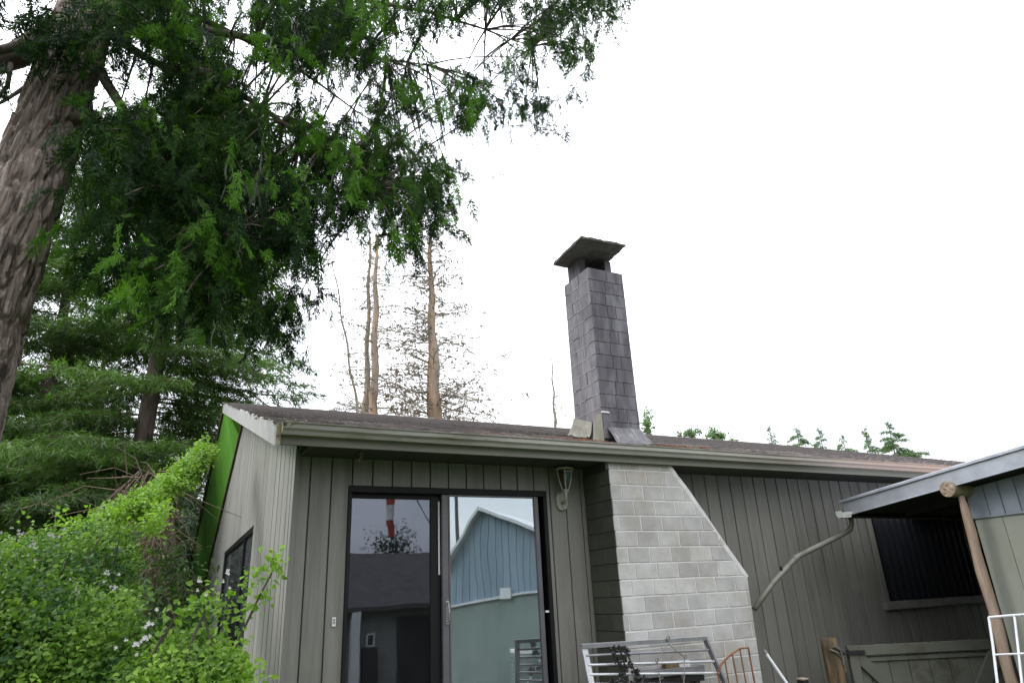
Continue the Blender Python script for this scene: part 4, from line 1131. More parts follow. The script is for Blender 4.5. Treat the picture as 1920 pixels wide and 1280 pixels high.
a = behind(745, 1250, NY - .3); b = behind(790, 1145, NY - .3)
MB().box(a[0], b[0] + 1.5, NY - .52, NY - .47, zb, ez - .4).build('porch_shade_panel', M['iron'], nh)  # flat dark panel on the wall, stands in for a shaded recess

bn_ = empty('barn', (6, -3, -1), 'blue gabled barn with pale roof mirrored in the right door pane', 'barn')
# gable wall plane: passes behind the camera, turned a little towards the house
def bpt(px, py):
    d = ray(px, py); o_ = CAMP
    # mirrored plane: normal in mirrored space
    n_ = np.array([math.cos(R(46)), math.sin(R(46)) * 0 + math.sin(R(46)), 0.0]); q = np.array([6.2, 15.2, 0.0])
    t = n_ @ (q - o_) / (n_ @ d); p = o_ + t * d
    return Vector((p[0], 2 * (DW + .02) - p[1], p[2]))
gl, ap, gr_, bR, bL = bpt(846, 1052), bpt(901, 958), bpt(1012, 1003), bpt(1012, 1104), bpt(846, 1133)
eL = bpt(800, 1140)
d_ = (bR - bL); d_.z = 0; d_.normalize(); bnr = Vector((d_.y, -d_.x, 0))
if bnr.y < 0: bnr = -bnr                      # faces the house
def wp_(p, off=0.0, dz=0.0): return tuple(p + bnr * off + Vector((0, 0, dz)))
gr2 = gr_ + (gr_ - ap) * 1.2; bR2 = Vector((gr2.x, gr2.y, bR.z))
gl2 = gl + (gl - ap) * .05; bL2 = Vector((gl2.x, gl2.y, bL.z))
ledge = (bL.z + bR.z) / 2
base = gz(6, -4) - .3
# blue boards
nb = 24
uax = lambda p: (p - bL2).dot(d_)
U1 = uax(bR2); ua = uax(ap); za, zl, zr = ap.z, gl2.z, gr2.z
topz = lambda u: zl + (za - zl) * u / ua if u < ua else za + (zr - za) * (u - ua) / (U1 - ua)
lz = lambda u: bL.z + (bR.z - bL.z) * u / max(uax(bR), .1)
bmap = lambda u, v, d: tuple(Vector((bL2.x, bL2.y, v)) + d_ * u - bnr * d)
for k in range(nb):
    u0, u1 = U1 * k / nb, U1 * (k + 1) / nb
    poly = [(u0 + .006, lz(u0)), (u1 - .006, lz(u1)), (u1 - .006, topz(u1)), (u0 + .006, topz(u0))]
    if u0 < ua < u1: poly.insert(3, (ua, za))
    MB().prism(poly, bmap, 0, .03).build('upper_board', M['barn_blue'], bn_)
MB().prism([(0, base), (U1, base), (U1, lz(U1) - .06), (0, lz(0) - .06)], bmap, .001, .04).build('lower_wall', M['barn_green'], bn_)
mb = MB(); mb.prism([(-.05, lz(0) - .055), (U1, lz(U1) - .055), (U1, lz(U1) - .005), (-.05, lz(0) - .005)], bmap, -.06, .03).build('ledge', M['barn_roof'], bn_)
mb = MB(); mb.prism([(0, base), (U1, base), (U1, zr - .1), (ua, za - .1), (0, zl - .1)], bmap, .05, .12).build('inner_wall', M['backing'], bn_)
for (u0, z0_, u1, z1_) in ((-.12, zl - .12 * (za - zl) / ua, ua, za), (ua, za, U1 + .1, zr + .1 * (zr - za) / (U1 - ua))):
    MB().prism([(u0, z0_ + .01), (u1, z1_ + .01), (u1, z1_ + .10), (u0, z0_ + .10)], bmap, -.22, 6.0).build('roof_slope', M['barn_roof'], bn_)
u_ = uax(bpt(950, 1110)); MB().prism([(u_ - .12, ledge - .05), (u_ + .12, ledge - .05), (u_ + .12, ledge + .18), (u_ - .12, ledge + .18)], bmap, -.09, -.061).build('wall_box', M['barn_roof'], bn_)
# stack of green bins before the barn
bs = empty('stacked_bins', tuple(bpt(990, 1270)), 'stack of green bins mirrored low in the right door pane', 'bins')
c_ = bpt(990, 1245) + bnr * .5
for k in range(8):
    z_ = bpt(990, 1212).z - .085 * (k + 1)
    MB().box(c_.x - .2 - .004 * (k % 2), c_.x + .2 + .004 * (k % 2), c_.y - .16, c_.y + .16, z_, z_ + .078, .008).build('bin', M['barn_green'] if k else M['white'], bs)
MB().box(c_.x - .22, c_.x + .22, c_.y - .18, c_.y + .18, base, bpt(990, 1212).z - .085 * 8 - .01).build('pallet', M['iron'], bs)

rt = empty('leafy_tree', (0, 0, 0), 'small dark leafy tree behind the neighbouring roof, seen only mirrored', 'tree')
q_ = behind(742, 1030, -21.0); rt.location = (q_[0], q_[1], gz(q_[0], q_[1])); tp_ = [(q_[0], q_[1], gz(q_[0], q_[1]) - .1), (q_[0] + .1, q_[1], q_[2] - .4), (q_[0], q_[1], q_[2] + .5)]
MB().tube(tp_, [.14, .09, .03], 7).build('trunk', M['branch'], rt)
# windsock on its line
ws = empty('windsock', tuple(behind(731, 940, -3)), 'red and white cloth windsock mirrored in the left door pane', 'windsock')
wy = -3.0
zs = [(735, 845), (733, 880), (732, 915), (732, 945), (731, 975), (736, 1007)]
ring_r = [.13, .12, .115, .10, .09, .06]
cen = [Vector(behind(px, py, wy)) for px, py in zs]
for k in range(5):
    MB().tube([cen[k], (cen[k] + cen[k+1]) / 2 + Vector((.01, 0, 0)), cen[k+1]], [ring_r[k], (ring_r[k] + ring_r[k+1]) / 2 * .95, ring_r[k+1]], 12, cap=(k == 4)).build('sock_band', M['red'] if k % 2 == 0 else M['cloth'], ws)
ln = empty('utility_line', tuple(behind(760, 920, -4)), 'dark overhead line and mast mirrored above the dark roof', 'cable')
a = Vector(behind(735, 845, wy)); b = Vector(behind(812, 990, -6))
mb = MB(); mb.tube([a, (a * .5 + b * .5) - Vector((0, 0, .03)), b, b + (b - a) * .8], .014, 6).build('cable', M['iron'], ln)
mp_ = b + (b - a) * .8
MB().tube([(mp_.x, mp_.y, gz(mp_.x, mp_.y) - .1), (mp_.x, mp_.y, mp_.z + 6)], [.07, .05], 8).build('mast', M['iron'], ln)
MB().tube([(mp_.x, mp_.y, mp_.z + 6), a], .012, 6).build('stay', M['iron'], ln)

# ------------------------------------------------------------------ vegetation
def slivers(base, direc, side, L, Wd):
    """one narrow triangle per needle or scale twig -> V, F ; arrays (n,3)/(n,)"""
    n = len(base); L = np.asarray(L)[:, None]; Wd = np.asarray(Wd)[:, None]
    a = base + direc * L * .12
    V = np.stack([a + side * Wd * .55, a - side * Wd * .55, base + direc * L], 1).reshape(-1, 3)
    return V, np.arange(n * 3).reshape(n, 3)

def rand_dirs(n):
    v = rng.normal(size=(n, 3)); return unit(v)

def perp(d):
    r_ = rand_dirs(len(d)); s = np.cross(d, r_); return unit(s)

def cedar_template(seed):
    r_ = np.random.default_rng(seed); B = []; D = []; L = []; Wd = []
    def addq(b, ang, l, w, z): B.append((b[0], b[1], z)); D.append((math.cos(ang), math.sin(ang), r_.normal() * .18)); L.append(l); Wd.append(w)
    n = 15
    for i in range(n):
        t = .04 + .92 * i / n
        addq((t - .04, 0), r_.normal() * .08, .11, .026, 0)
        for s in ((1, -1)):
            if r_.random() < .18: continue
            a = s * (R(36) + r_.uniform(-.25, .25)); l = (.34 * (1 - t) ** .6 + .07) * r_.uniform(.5, 1.25) * (min(1, t * 3 + .4))
            z = r_.normal() * .03
            addq((t, 0), a, l, .030, z)
            m_ = int(l / .085)
            for k in range(m_):
                q = (k + .7) / (m_ + .5) * l
                for s2 in (1, -1):
                    if r_.random() < .25: continue
                    bb = (t + q * math.cos(a), q * math.sin(a))
                    addq(bb, a + s2 * (R(34) + r_.uniform(-.25, .25)), .05 + .09 * (1 - q / l) * r_.uniform(.6, 1.3), .030, z + r_.normal() * .015)
    B, D, L, Wd = np.array(B), unit(np.array(D)), np.array(L), np.array(Wd)
    side = unit(np.cross(D, np.array([0, 0, 1.0])[None] + r_.normal(scale=.35, size=D.shape))); V, F = slivers(B.astype(float), D.astype(float), side, L, Wd * 1.1)
    V[:, 2] += -.22 * V[:, 0] ** 2 - .55 * V[:, 1] ** 2 + .02 * np.sin(V[:, 0] * 9)
    V += r_.normal(scale=.006, size=V.shape)
    return V, F
CT = [cedar_template(s) for s in range(6)]

def instance(templates, which, P, X, Yv, Sc, tint):
    """place templates with x axis X, side axis Yv"""
    Zv = np.cross(X, Yv); VV = []; FF = []; TT = []; off = 0
    for t, (V, F) in enumerate(templates):
        ix = np.where(which == t)[0]
        if len(ix) == 0: continue
        Rm = np.stack([X[ix], Yv[ix], Zv[ix]], 2)              # columns
        W_ = np.einsum('nij,vj->nvi', Rm, V) * Sc[ix][:, None, None] + P[ix][:, None, :]
        nv = len(V)
        FF.append((F[None] + (np.arange(len(ix)) * nv)[:, None, None]).reshape(-1, F.shape[1]) + off)
        VV.append(W_.reshape(-1, 3)); TT.append(np.clip(np.repeat(tint[ix], nv) + np.repeat(rng.normal(scale=.11, size=len(ix) * nv // 3), 3), 0, 1)); off += len(ix) * nv
    return np.concatenate(VV), np.concatenate(FF), np.concatenate(TT)

def inpoly(x, y, poly):
    c_ = False; n = len(poly)
    for i in range(n):
        (x0, y0), (x1, y1) = poly[i], poly[i-1]
        if (y0 > y) != (y1 > y) and x < (x1 - x0) * (y - y0) / (y1 - y0) + x0: c_ = not c_
    return c_

# --- leafy masses
def leafy(name, obj_parent, pts, size, tint, mname='bram_leaf', upb=.7, per=4, spread=.06, wid=.72, clump=.22):
    """compound leaves: per leaflets around each point, each folded along its midrib"""
    pts = np.asarray(pts); n = len(pts)
    nr = unit(rng.normal(size=(n, 3)) * .62 + np.array([-.25, -.45, upb]))
    ax = unit(np.cross(nr, rand_dirs(n))); bt = np.cross(nr, ax)
    cn = np.array([noise.noise(Vector((p[0] * 3.1, p[1] * 3.1, p[2] * 3.1))) for p in pts])
    tn = tint + clump * cn * 1.6 + rng.normal(scale=.12, size=n)
    VV = []; TT = []
    for k in range(per):
        a = rng.uniform(0, 2 * PI, n) if per > 3 else (k - (per - 1) / 2) * 1.15 + rng.normal(scale=.2, size=n)
        d_ = ax * np.cos(a)[:, None] + bt * np.sin(a)[:, None]
        d_ = unit(d_ + rng.normal(scale=.25, size=(n, 3)))
        s_ = unit(np.cross(d_, nr)); base_ = pts + rng.normal(scale=spread * .4, size=(n, 3)) + d_ * .01
        L_ = size * rng.uniform(.5, 1.15, n); W_ = L_ * wid * rng.uniform(.8, 1.1, n)
        dr = -nr * (L_ * rng.uniform(.05, .3, n))[:, None]; f = nr * (W_ * .17)[:, None]
        m1 = base_ + d_ * (L_ * .30)[:, None]; m2 = base_ + d_ * (L_ * .66)[:, None]
        w1 = s_ * (W_ * .48)[:, None]; w2 = s_ * (W_ * .36)[:, None]
        V = np.stack([base_, m1 + w1 + f, m2 + w2 + f + dr * .5, base_ + d_ * L_[:, None] + dr, m2 - w2 + f + dr * .5, m1 - w1 + f], 1)
        VV.append(V.reshape(-1, 3)); TT.append(np.repeat(np.clip(tn + rng.normal(scale=.06, size=n), 0, 1), 6))
    V = np.concatenate(VV); T = np.concatenate(TT)
    ix = (np.arange(n * per) * 6)[:, None]
    F = np.concatenate([ix + np.array([[0, 1, 2, 3]]), ix + np.array([[0, 3, 4, 5]])])
    o_ = link(name, np_mesh(name, V, F, M[mname], T), obj_parent); tag(o_, kind='stuff')
    return o_

def blob(cx_, cy_, Y, rx, ry, rz_, n, shell=.5):
    """random points, denser to the outside, in an ellipsoid seen at (cx_,cy_) at depth Y"""
    c_ = at(cx_, cy_, Y); d_ = rand_dirs(n); r_ = rng.uniform(shell, 1.0, n) ** .6
    nn = np.array([1 + .28 * noise.noise(Vector(tuple(v * 2.2 + c_))) for v in d_])
    return c_[None] + d_ * (r_ * nn)[:, None] * np.array([rx, ry, rz_])[None]

def flower_clusters(parent, spots, Y, name='blossom'):
    mbs = []
    for v in range(3):
        mb = MB(); rr = random.Random(v + 40)
        for _ in range(5):
            c_ = Vector((rr.gauss(0, .026), rr.gauss(0, .02), rr.gauss(0, .024)))
            for k in range(5):
                a = 2 * PI * k / 5 + rr.random(); d_ = Vector((math.cos(a), -.25, math.sin(a))); s = Vector((-math.sin(a), 0, math.cos(a)))
                mb.add([c_, c_ + d_ * .006 + s * .0035, c_ + d_ * .0105, c_ + d_ * .006 - s * .0035], [(0, 1, 2, 3)])
        mbs.append(mb.mesh(name, M['petal']))
    for (px_, py_) in spots:
        if random.random() < .4: continue
        o_ = link(name, mbs[random.randrange(3)], None); o_.parent = parent
        o_.matrix_parent_inverse = Matrix.Translation(-Vector(parent.location))
        p = at(px_, py_, Y + random.uniform(-.15, .1))
        o_.matrix_basis = Matrix.Translation(Vector(p)) @ Matrix.Rotation(random.uniform(0, 3), 4, 'Y')

# --- big cedar
cedar = empty('cedar_tree', (-1.1, 4.2, 0), 'tall leaning cedar with shaggy grey bark and drooping sprays at the left edge', 'tree')
def bark_trunk():
    cpts = [(-1.20, 4.25, -.3), (-1.13, 4.22, 1.0), (-1.075, 4.2, 2.0), (-1.04, 4.2, 3.0), (-.985, 4.2, 3.8), (-.945, 4.2, 4.4), (-.905, 4.2, 5.0), (-.86, 4.22, 6.0), (-.82, 4.25, 8), (-.8, 4.3, 12)]
    crad = [.34, .27, .235, .200, .192, .178, .165, .15, .12, .04]
    zs = np.concatenate([np.arange(-.3, 1.8, .06), np.arange(1.8, 5.6, .013), np.arange(5.6, 6.0, .05), np.arange(6.0, 12, .15)])
    cz_ = [p[2] for p in cpts]; na = 220; V = []
    for z in zs:
        x = np.interp(z, cz_, [p[0] for p in cpts]); y = np.interp(z, cz_, [p[1] for p in cpts]); r0 = np.interp(z, cz_, crad)
        for j in range(na):
            a = 2 * PI * j / na
            px_, py_ = math.cos(a), math.sin(a)
            w = noise.noise(Vector((px_ * 2.2, py_ * 2.2, z * 1.1))) * .25
            # shaggy vertical plates
            d_, pt_ = noise.voronoi(Vector((px_ * 3.6 + w, py_ * 3.6 + w, z * 3.6 + w * 2)))
            hs = math.sin(pt_[0].x * 12.9 + pt_[0].y * 78.2 + pt_[0].z * 37.7) * 43758.5; hs -= math.floor(hs); flare = (hs - .4) * .016 - (z * 3.6 + w * 2 - pt_[0].z) * .016
            pl_ = min(1, max(0, (d_[1] - d_[0]) * 7 - .15)); pl_ *= .75 + .5 * ((d_[0] * 7.3) % 1.0) * 0 + .25 * noise.noise(Vector((px_ * 2.1, py_ * 2.1, z * 2)))
            d2, _ = noise.voronoi(Vector((px_ * 8 + w, py_ * 8, z * 5.0)))
            p2 = min(1, (d2[1] - d2[0]) * 2.2)
            f = noise.noise(Vector((px_ * 9, py_ * 9, z * 3)))
            lift = ((z * 2.1 + d_[0]) % 1.0)
            r_ = r0 * (1 + .05 * noise.noise(Vector((px_, py_, z * .7)))) + (.026 + flare) * pl_ + .008 * min(1, p2 * 1.5) + .006 * f - .024
            V.append((x + r_ * px_, y + r_ * py_, z))
    n = len(zs); F = []
    idx_ = np.arange(n * na).reshape(n, na)
    F = np.stack([idx_[:-1], np.roll(idx_[:-1], -1, 1), np.roll(idx_[1:], -1, 1), idx_[1:]], -1).reshape(-1, 4)
    return np_mesh('trunk', V, F, M['bark'], smooth=True)
trunk = link('trunk', bark_trunk(), cedar)

CAN = [(150, -60), (1200, -60), (1165, 8), (1120, 30), (1075, 22), (1085, 60), (1105, 85), (1085, 110), (1085, 180), (1055, 195), (1020, 225), (985, 195), (955, 190), (930, 215), (905, 250), (880, 205), (850, 215),
       (815, 225), (795, 270), (835, 290), (872, 325), (850, 370), (810, 375), (790, 415), (750, 440), (690, 415), (640, 430), (600, 450), (570, 490), (560, 555), (530, 590),
       (480, 600), (440, 570), (400, 590), (350, 635), (310, 610), (295, 560), (250, 535), (215, 495), (160, 440), (130, 400), (150, 300), (180, 250), (265, 215), (300, 200), (300, 160), (240, 70), (170, 90)]
HOLES = [((245, 130), 52), ((290, 100), 30), ((470, 80), 26), ((655, 195), 36), ((815, 110), 40), ((560, 290), 16), ((700, 60), 18), ((950, 60), 14), ((735, 165), 14), ((630, 320), 16), ((840, 262), 26), ((480, 175), 12), ((1010, 80), 16), ((905, 150), 13), ((870, 60), 12), ((560, 130), 14), ((385, 250), 11), ((620, 110), 12), ((740, 320), 14), ((700, 380), 12)]
def canopy_points(n):
    out = []
    while len(out) < n:
        x, y = random.uniform(100, 1200), random.uniform(-60, 650)
        if not inpoly(x, y, CAN): continue
        if any((x - c_[0]) ** 2 + (y - c_[1]) ** 2 < (r_ * 1.65) ** 2 for c_, r_ in HOLES): continue
        nz_ = noise.noise(Vector((x / 95, y / 95, 0)))
        if random.random() > .56 + nz_ * 1.9 - max(0, y - 420) * .0003: continue
        d_ = random.uniform(3.3, 5.3)
        out.append((x, y, d_))
    return out
# primary limbs: from the trunk out over the camera side and the roof
limb_specs = [((130, 20), 4.2, (330, 155), 4.4, (560, 230), 4.6), ((210, 50), 4.2, (500, 60), 4.1, (800, 120), 4.3), ((150, -80), 4.2, (600, -60), 4.0, (1000, 90), 4.4),
              ((140, -150), 4.2, (650, -140), 4.4, (1130, 10), 4.9), ((130, 60), 4.2, (300, 300), 3.7, (430, 470), 3.6), ((120, 120), 4.2, (240, 380), 4.7, (340, 560), 5.0),
              ((150, 0), 4.2, (480, 180), 3.6, (700, 360), 3.7), ((100, 60), 4.2, (-40, 130), 3.9, (-200, 150), 3.6), ((110, -60), 4.2, (60, -40), 4.6, (-100, 30), 5.2),
              ((160, -20), 4.2, (420, 10), 4.9, (700, 230), 5.1), ((170, -40), 4.2, (520, -40), 4.6, (930, -20), 4.9)]
limb = MB(); nodes = []
for (A, ya, B, yb, C_, yc) in limb_specs:
    a, b, c_ = Vector(at(*A, ya)), Vector(at(*B, yb)), Vector(at(*C_, yc))
    pts = []; rad = []
    for k in range(15):
        t = k / 14
        p = a * (1 - t) ** 2 + b * 2 * t * (1 - t) + c_ * t * t
        p += Vector((noise.noise(p * 2), noise.noise(p * 2 + Vector((5, 0, 0))), noise.noise(p * 2 + Vector((0, 7, 0))))) * .05
        pts.append(p); rad.append(.034 * (1 - t) ** 1.1 + .005)
        if k > 2: nodes.append(p)
    limb.tube(pts, rad, 8)
limb.tube([Vector(at(-40, 125, 4.1)), Vector(at(30, 105, 4.15)), Vector(at(100, 60, 4.2))], [.07, .075, .08], 10)
limb.tube([Vector(at(-10, 190, 4.1)), Vector(at(15, 160, 4.0)), Vector(at(20, 120, 4.1))], [.008, .012, .016], 6)
limb.tube([Vector(at(-20, 205, 4.1)), Vector(at(15, 185, 4.1)), Vector(at(45, 165, 4.2))], [.006, .01, .014], 6)
# broken snag on the trunk flank
limb.tube([Vector(at(120, 225, 4.12)), Vector(at(158, 222, 4.05)), Vector(at(174, 230, 4.0))], [.05, .036, .02], 8)
limb.build('limb', M['branch'], cedar, smooth=True)
nodes_np = np.array([tuple(p) for p in nodes])
cl = canopy_points(650)
tw = MB(); SP = []; SX = []; SS = []; ST_ = []
def add_cluster(c_, n_s, tint, size, spread=.13, droop=.9):
    for _ in range(n_s):
        p = c_ + rng.normal(scale=spread, size=3) * np.array([1, 1, .9])
        d_ = rng.normal(size=3) * .50; d_[2] = -abs(rng.normal()) * droop - .42
        SP.append(p); SX.append(d_); SS.append(size * rng.uniform(.5, 1.25)); ST_.append(np.clip(tint + rng.normal(scale=.07), 0, 1))
for (x, y, d_) in cl:
    c_ = at(x, y, d_)
    i = np.argmin(np.linalg.norm(nodes_np - c_ - np.array([0, 0, .15]), axis=1)); q = Vector(nodes_np[i]); cv = Vector(c_)
    mid = q.lerp(cv, .5) + Vector((0, 0, .10))
    pts = [q * (1-t)**2 + mid * 2*t*(1-t) + cv * t*t for t in (0, .25, .5, .75, 1)]
    tw.tube(pts, [.010, .008, .006, .005, .003], 4, cap=False)
    br = random.random()
    tint = .62 + .38 * random.random() if br < .19 else (.20 + .25 * random.random() if br < .50 else .12 * random.random())
    edge = random.random()
    add_cluster(c_, 11, tint, .20, .10)
    if random.random() < .5:
        add_cluster(np.array(pts[2]), 2, tint, .18, .08)
# fringe sprays along the outline, fine and separate
for i in range(len(CAN)):
    (x0, y0), (x1, y1) = CAN[i - 1], CAN[i]
    L_ = math.hypot(x1 - x0, y1 - y0)
    if y0 < -20 and y1 < -20: continue
    for k in range(int(L_ / 14)):
        t = random.random(); x, y = x0 + (x1 - x0) * t + random.uniform(-10, 10), y0 + (y1 - y0) * t + random.uniform(-22, 8)
        if random.random() < .55: add_cluster(at(x, y, random.uniform(3.7, 5.0)), 2, .25 * random.random(), .19, .05)
# the part of the crown above and left of the picture
for _ in range(60):
    a = random.uniform(0, 2 * PI); rr_ = random.uniform(.5, 2.6); z = random.uniform(6.2, 11.5); rr_ *= (13.0 - z) / 6.0
    add_cluster(np.array([-.85 + rr_ * math.cos(a), 4.2 + rr_ * math.sin(a) * .9, z]), 6, .2 * random.random(), .36, .25)
for (x, y) in ((10, 40), (45, 15), (15, 5), (80, 10), (100, 25), (60, -10), (160, 20), (185, 40), (200, 10), (130, 70), (165, 75), (-10, 80), (20, 150), (8, 100), (230, 20), (215, 60), (120, 95), (150, 100), (175, 60), (145, 45)):
    add_cluster(at(x, y, random.uniform(3.7, 3.95)), 5, .15 * random.random(), .24, .08)
add_cluster(at(150, 82, 3.85), 5, .8, .14, .04); add_cluster(at(182, 80, 3.85), 4, .85, .12, .03)
tag(tw.build('twig', M['branch'], cedar), kind='stuff')
SP, SX, SS, ST_ = np.array(SP), unit(np.array(SX)), np.array(SS), np.array(ST_)
V, F, T = instance(CT, rng.integers(0, len(CT), len(SP)), SP, SX, perp(SX), SS, ST_)
crown = link('crown', np_mesh('crown', V, F, M['cedar_leaf'], T), cedar)
tag(crown, kind='stuff')
# pale lichen streamers
mb = MB(); LV = []; LF = []; LT = []; o_ = 0
for (x, y, n_, ln_) in ((490, 300, 26, .42), (470, 330, 22, .4), (570, 330, 22, .38), (560, 60, 26, .3), (610, 120, 20, .3), (430, 300, 12, .35), (945, 100, 28, .16), (400, 560, 14, .25), (590, 380, 16, .3), (650, 150, 10, .3), (520, 20, 12, .25), (395, 430, 12, .3), (470, 400, 16, .35), (740, 350, 8, .2)):
    for _ in range(n_):
        p = at(x + random.gauss(0, 14), y + random.gauss(0, 20), random.uniform(3.5, 4.2)); l = ln_ * random.uniform(.35, 1); w = random.uniform(.003, .008)
        dx = random.uniform(-.03, .08); s = rand_dirs(1)[0] * w; s[2] = 0
        pv = [np.array([p[0] + dx * t + .012 * math.sin(t * 9 + x), p[1], p[2] - l * t]) for t in (0, .33, .66, 1)]
        for k, q in enumerate(pv):
            ww = (1, 1.2, .9, .15)[k]; LV += [q + s * ww, q - s * ww]
        LF += [(o_ + 2*k, o_ + 2*k + 1, o_ + 2*k + 3, o_ + 2*k + 2) for k in range(3)]; LT += [random.random()] * 8; o_ += 8
tag(link('lichen', np_mesh('lichen', LV, LF, M['lichen'], LT), cedar), kind='stuff')

# --- soft needled conifers behind the hedge
def conifer(name, base, h, r0, rmax, label, group=None, zlow=.5, step=.17, clear=None, wr=.075, tint=(0.05, 0.55), leafm='con_leaf', tuft=(.22, .34), per=16, seed=1, skip=0.0, dens=1.0, curve=.6, twigs=True, deadlow=0.0, azbias=None):
    r_ = random.Random(seed); g = np.random.default_rng(seed)
    t = empty(name, base, label, 'tree', group)
    b = Vector(base)
    tp = [b + Vector((.08 * math.sin(k * .7 + seed), .06 * math.cos(k), h * k / 10)) for k in range(11)]
    MB().tube(tp, [r0 * (1 - .93 * (k / 10)) + .01 for k in range(11)], 10).build('trunk', M['conbark'], t, smooth=True)
    br = MB(); B = []; D = []; L = []; TI = []
    z = zlow
    while z < h * .985:
        f = (z / h)
        ln_ = rmax * (1 - f) ** curve * r_.uniform(.55, 1.08) * (min(1, .55 + f * 2))
        a = r_.uniform(0, 2 * PI)
        if azbias is not None and r_.random() < .45: a = r_.gauss(azbias, .7)
        root = b + Vector((0, 0, z)); dr = Vector((math.cos(a), math.sin(a), 0))
        if clear:
            while ln_ > .3 and not clear(root + dr * (ln_ + .3) + Vector((0, 0, -.3 * ln_))): ln_ *= .85
        sag = r_.uniform(.18, .42); pts = []
        for k in range(7):
            q = k / 6
            pts.append(root + dr * (ln_ * q) + Vector((0, 0, ln_ * (.10 * q - sag * q * q + .16 * max(0, q - .6)))) + Vector((noise.noise(root + dr * q * 3), noise.noise(root * 1.3 + dr * q * 2), 0)) * .12)
        br.tube(pts, [max(.006, .035 * (ln_ / rmax) * (1 - k / 6.5)) for k in range(7)], 5, cap=False)
        dead = r_.random() < deadlow * (1 - f * 2.2)
        base_t = r_.uniform(*tint)
        ns = max(2, int(ln_ * 5.5 * dens))
        for k in range(ns):
            q = .06 + .94 * (k + r_.random()) / ns
            i = min(5, int(q * 6)); p = pts[i].lerp(pts[i + 1], q * 6 - i)
            sd_ = 1 if k % 2 else -1
            lat = Vector((-dr.y, dr.x, 0)) * sd_
            sl_ = (.16 + .40 * (1 - q)) * ln_ * r_.uniform(.4, 1.0)
            e = p + (lat * .8 + dr * .6) * sl_ + Vector((0, 0, -.25 * sl_ + r_.uniform(-.05, .05)))
            if twigs: br.tube([p, e], [.008, .003], 3, cap=False)
            if dead: continue
            m_ = max(1, int(sl_ / .16))
            for j in range(m_ + 1):
                c_ = p.lerp(e, (j + .5) / (m_ + 1)) if j < m_ else e
                if r_.random() < skip: continue
                dd = np.array((e - p).normalized()) * .8 + np.array([0, 0, -.25])
                tt = min(1, max(0, base_t + r_.gauss(0, .12)))
                n_ = per
                B.append(np.array(c_)[None] + g.normal(scale=.035, size=(n_, 3))); D.append(dd[None] + g.normal(scale=.62, size=(n_, 3)))
                L.append(g.uniform(tuft[0] * .5, tuft[1], n_)); TI.append(np.full(n_, tt))
        z += step * r_.uniform(.5, 1.5)
    tag(br.build('branches', M['twig'] if deadlow else M['branch'], t), kind='stuff')
    B, D, L, TI = np.concatenate(B), unit(np.concatenate(D)), np.concatenate(L), np.concatenate(TI)
    V, F = slivers(B, D, perp(D), L, L * wr)
    tag(link('crown', np_mesh('crown', V, F, M[leafm], np.repeat(TI, 3)), t), kind='stuff')
    return t

def ground_at(px, py, Y):
    p = at(px, py, Y); return (p[0], p[1], 0)
def roof_clear(p):
    return p.x < .15 or p.y < 4.5 or p.y > 21 or p.z > roofz(p.y) + .5
conifer('conifer_tree', ground_at(280, 800, 15.0), 16.0, .23, 4.2, 'broad drooping conifer with reddish trunk rising just left of the roof peak', 'conifers behind the hedge', step=.066, tint=(.30, 1.0), seed=3, deadlow=.15, per=30, wr=.12, azbias=.2, clear=roof_clear, tuft=(.10, .22))
conifer('conifer_tree', ground_at(70, 800, 17), 14.0, .20, 3.9, 'paler conifer close behind the cedar trunk at the left edge', 'conifers behind the hedge', step=.075, tint=(.35, 1.0), seed=5, deadlow=.15, per=26, wr=.12, tuft=(.12, .24))
conifer('conifer_tree', ground_at(170, 800, 23.0), 10.0, .3, 4.8, 'dark low conifer filling the gap behind the two taller conifers', 'conifers behind the hedge', step=.10, tint=(0.0, .5), seed=9, per=16, zlow=.3, tuft=(.3, .5))
conifer('conifer_tree', ground_at(360, 900, 26.0), 8.4, .22, 3.6, 'short dark conifer beyond the green soffit of the gable', 'conifers behind the hedge', step=.11, tint=(0.0, .45), seed=10, per=15, zlow=.2, deadlow=.3, tuft=(.3, .5))

# tangle of dead branches hanging near the gable
dt = empty('dead_brush', ground_at(330, 1050, 12.0), 'tangle of dry brown branches between the vine and the gable', 'brush')
mb = MB()
for _ in range(420):
    py_ = random.uniform(880, 1180); xr = 385 - (py_ - 757) * .205 if py_ < 1053 else 375
    p = Vector(at(random.uniform(235, xr - 18), py_, random.uniform(9.5, 11.5))); d_ = Vector((random.gauss(-.15, .4), random.gauss(0, .3), random.gauss(-.7, .5))).normalized(); l = random.uniform(.3, 1.1)
    mb.tube([p, p + d_ * l * .5 + Vector((random.uniform(-.12, .06), 0, random.uniform(-.1, .1))), p + d_ * l + Vector((random.uniform(-.2, .08), 0, -.15))], [.009, .006, .003], 4, cap=False)
for _ in range(12):
    x = random.uniform(235, 345); a = Vector(at(x, 1230, 11)); mb.tube([(a.x, a.y, -.1), Vector(at(x + random.uniform(-20, 15), random.uniform(930, 1050), 11))], [.022, .008], 5, cap=False)
tag(mb.build('dry_branches', M['twig'], dt), kind='stuff')
bp_ = []
for (x, y, n_, sx, sy) in ((280, 1110, 160, 30, 25), (320, 1060, 90, 25, 30), (345, 1110, 120, 25, 30), (300, 1180, 160, 40, 20)):
    for _ in range(n_): bp_.append(at(random.gauss(x, sx), random.gauss(y, sy), random.uniform(9, 11)))
leafy('brush_leaves', dt, np.array(bp_), .10, .35, 'con_leaf', per=4, spread=.15, wid=.35)

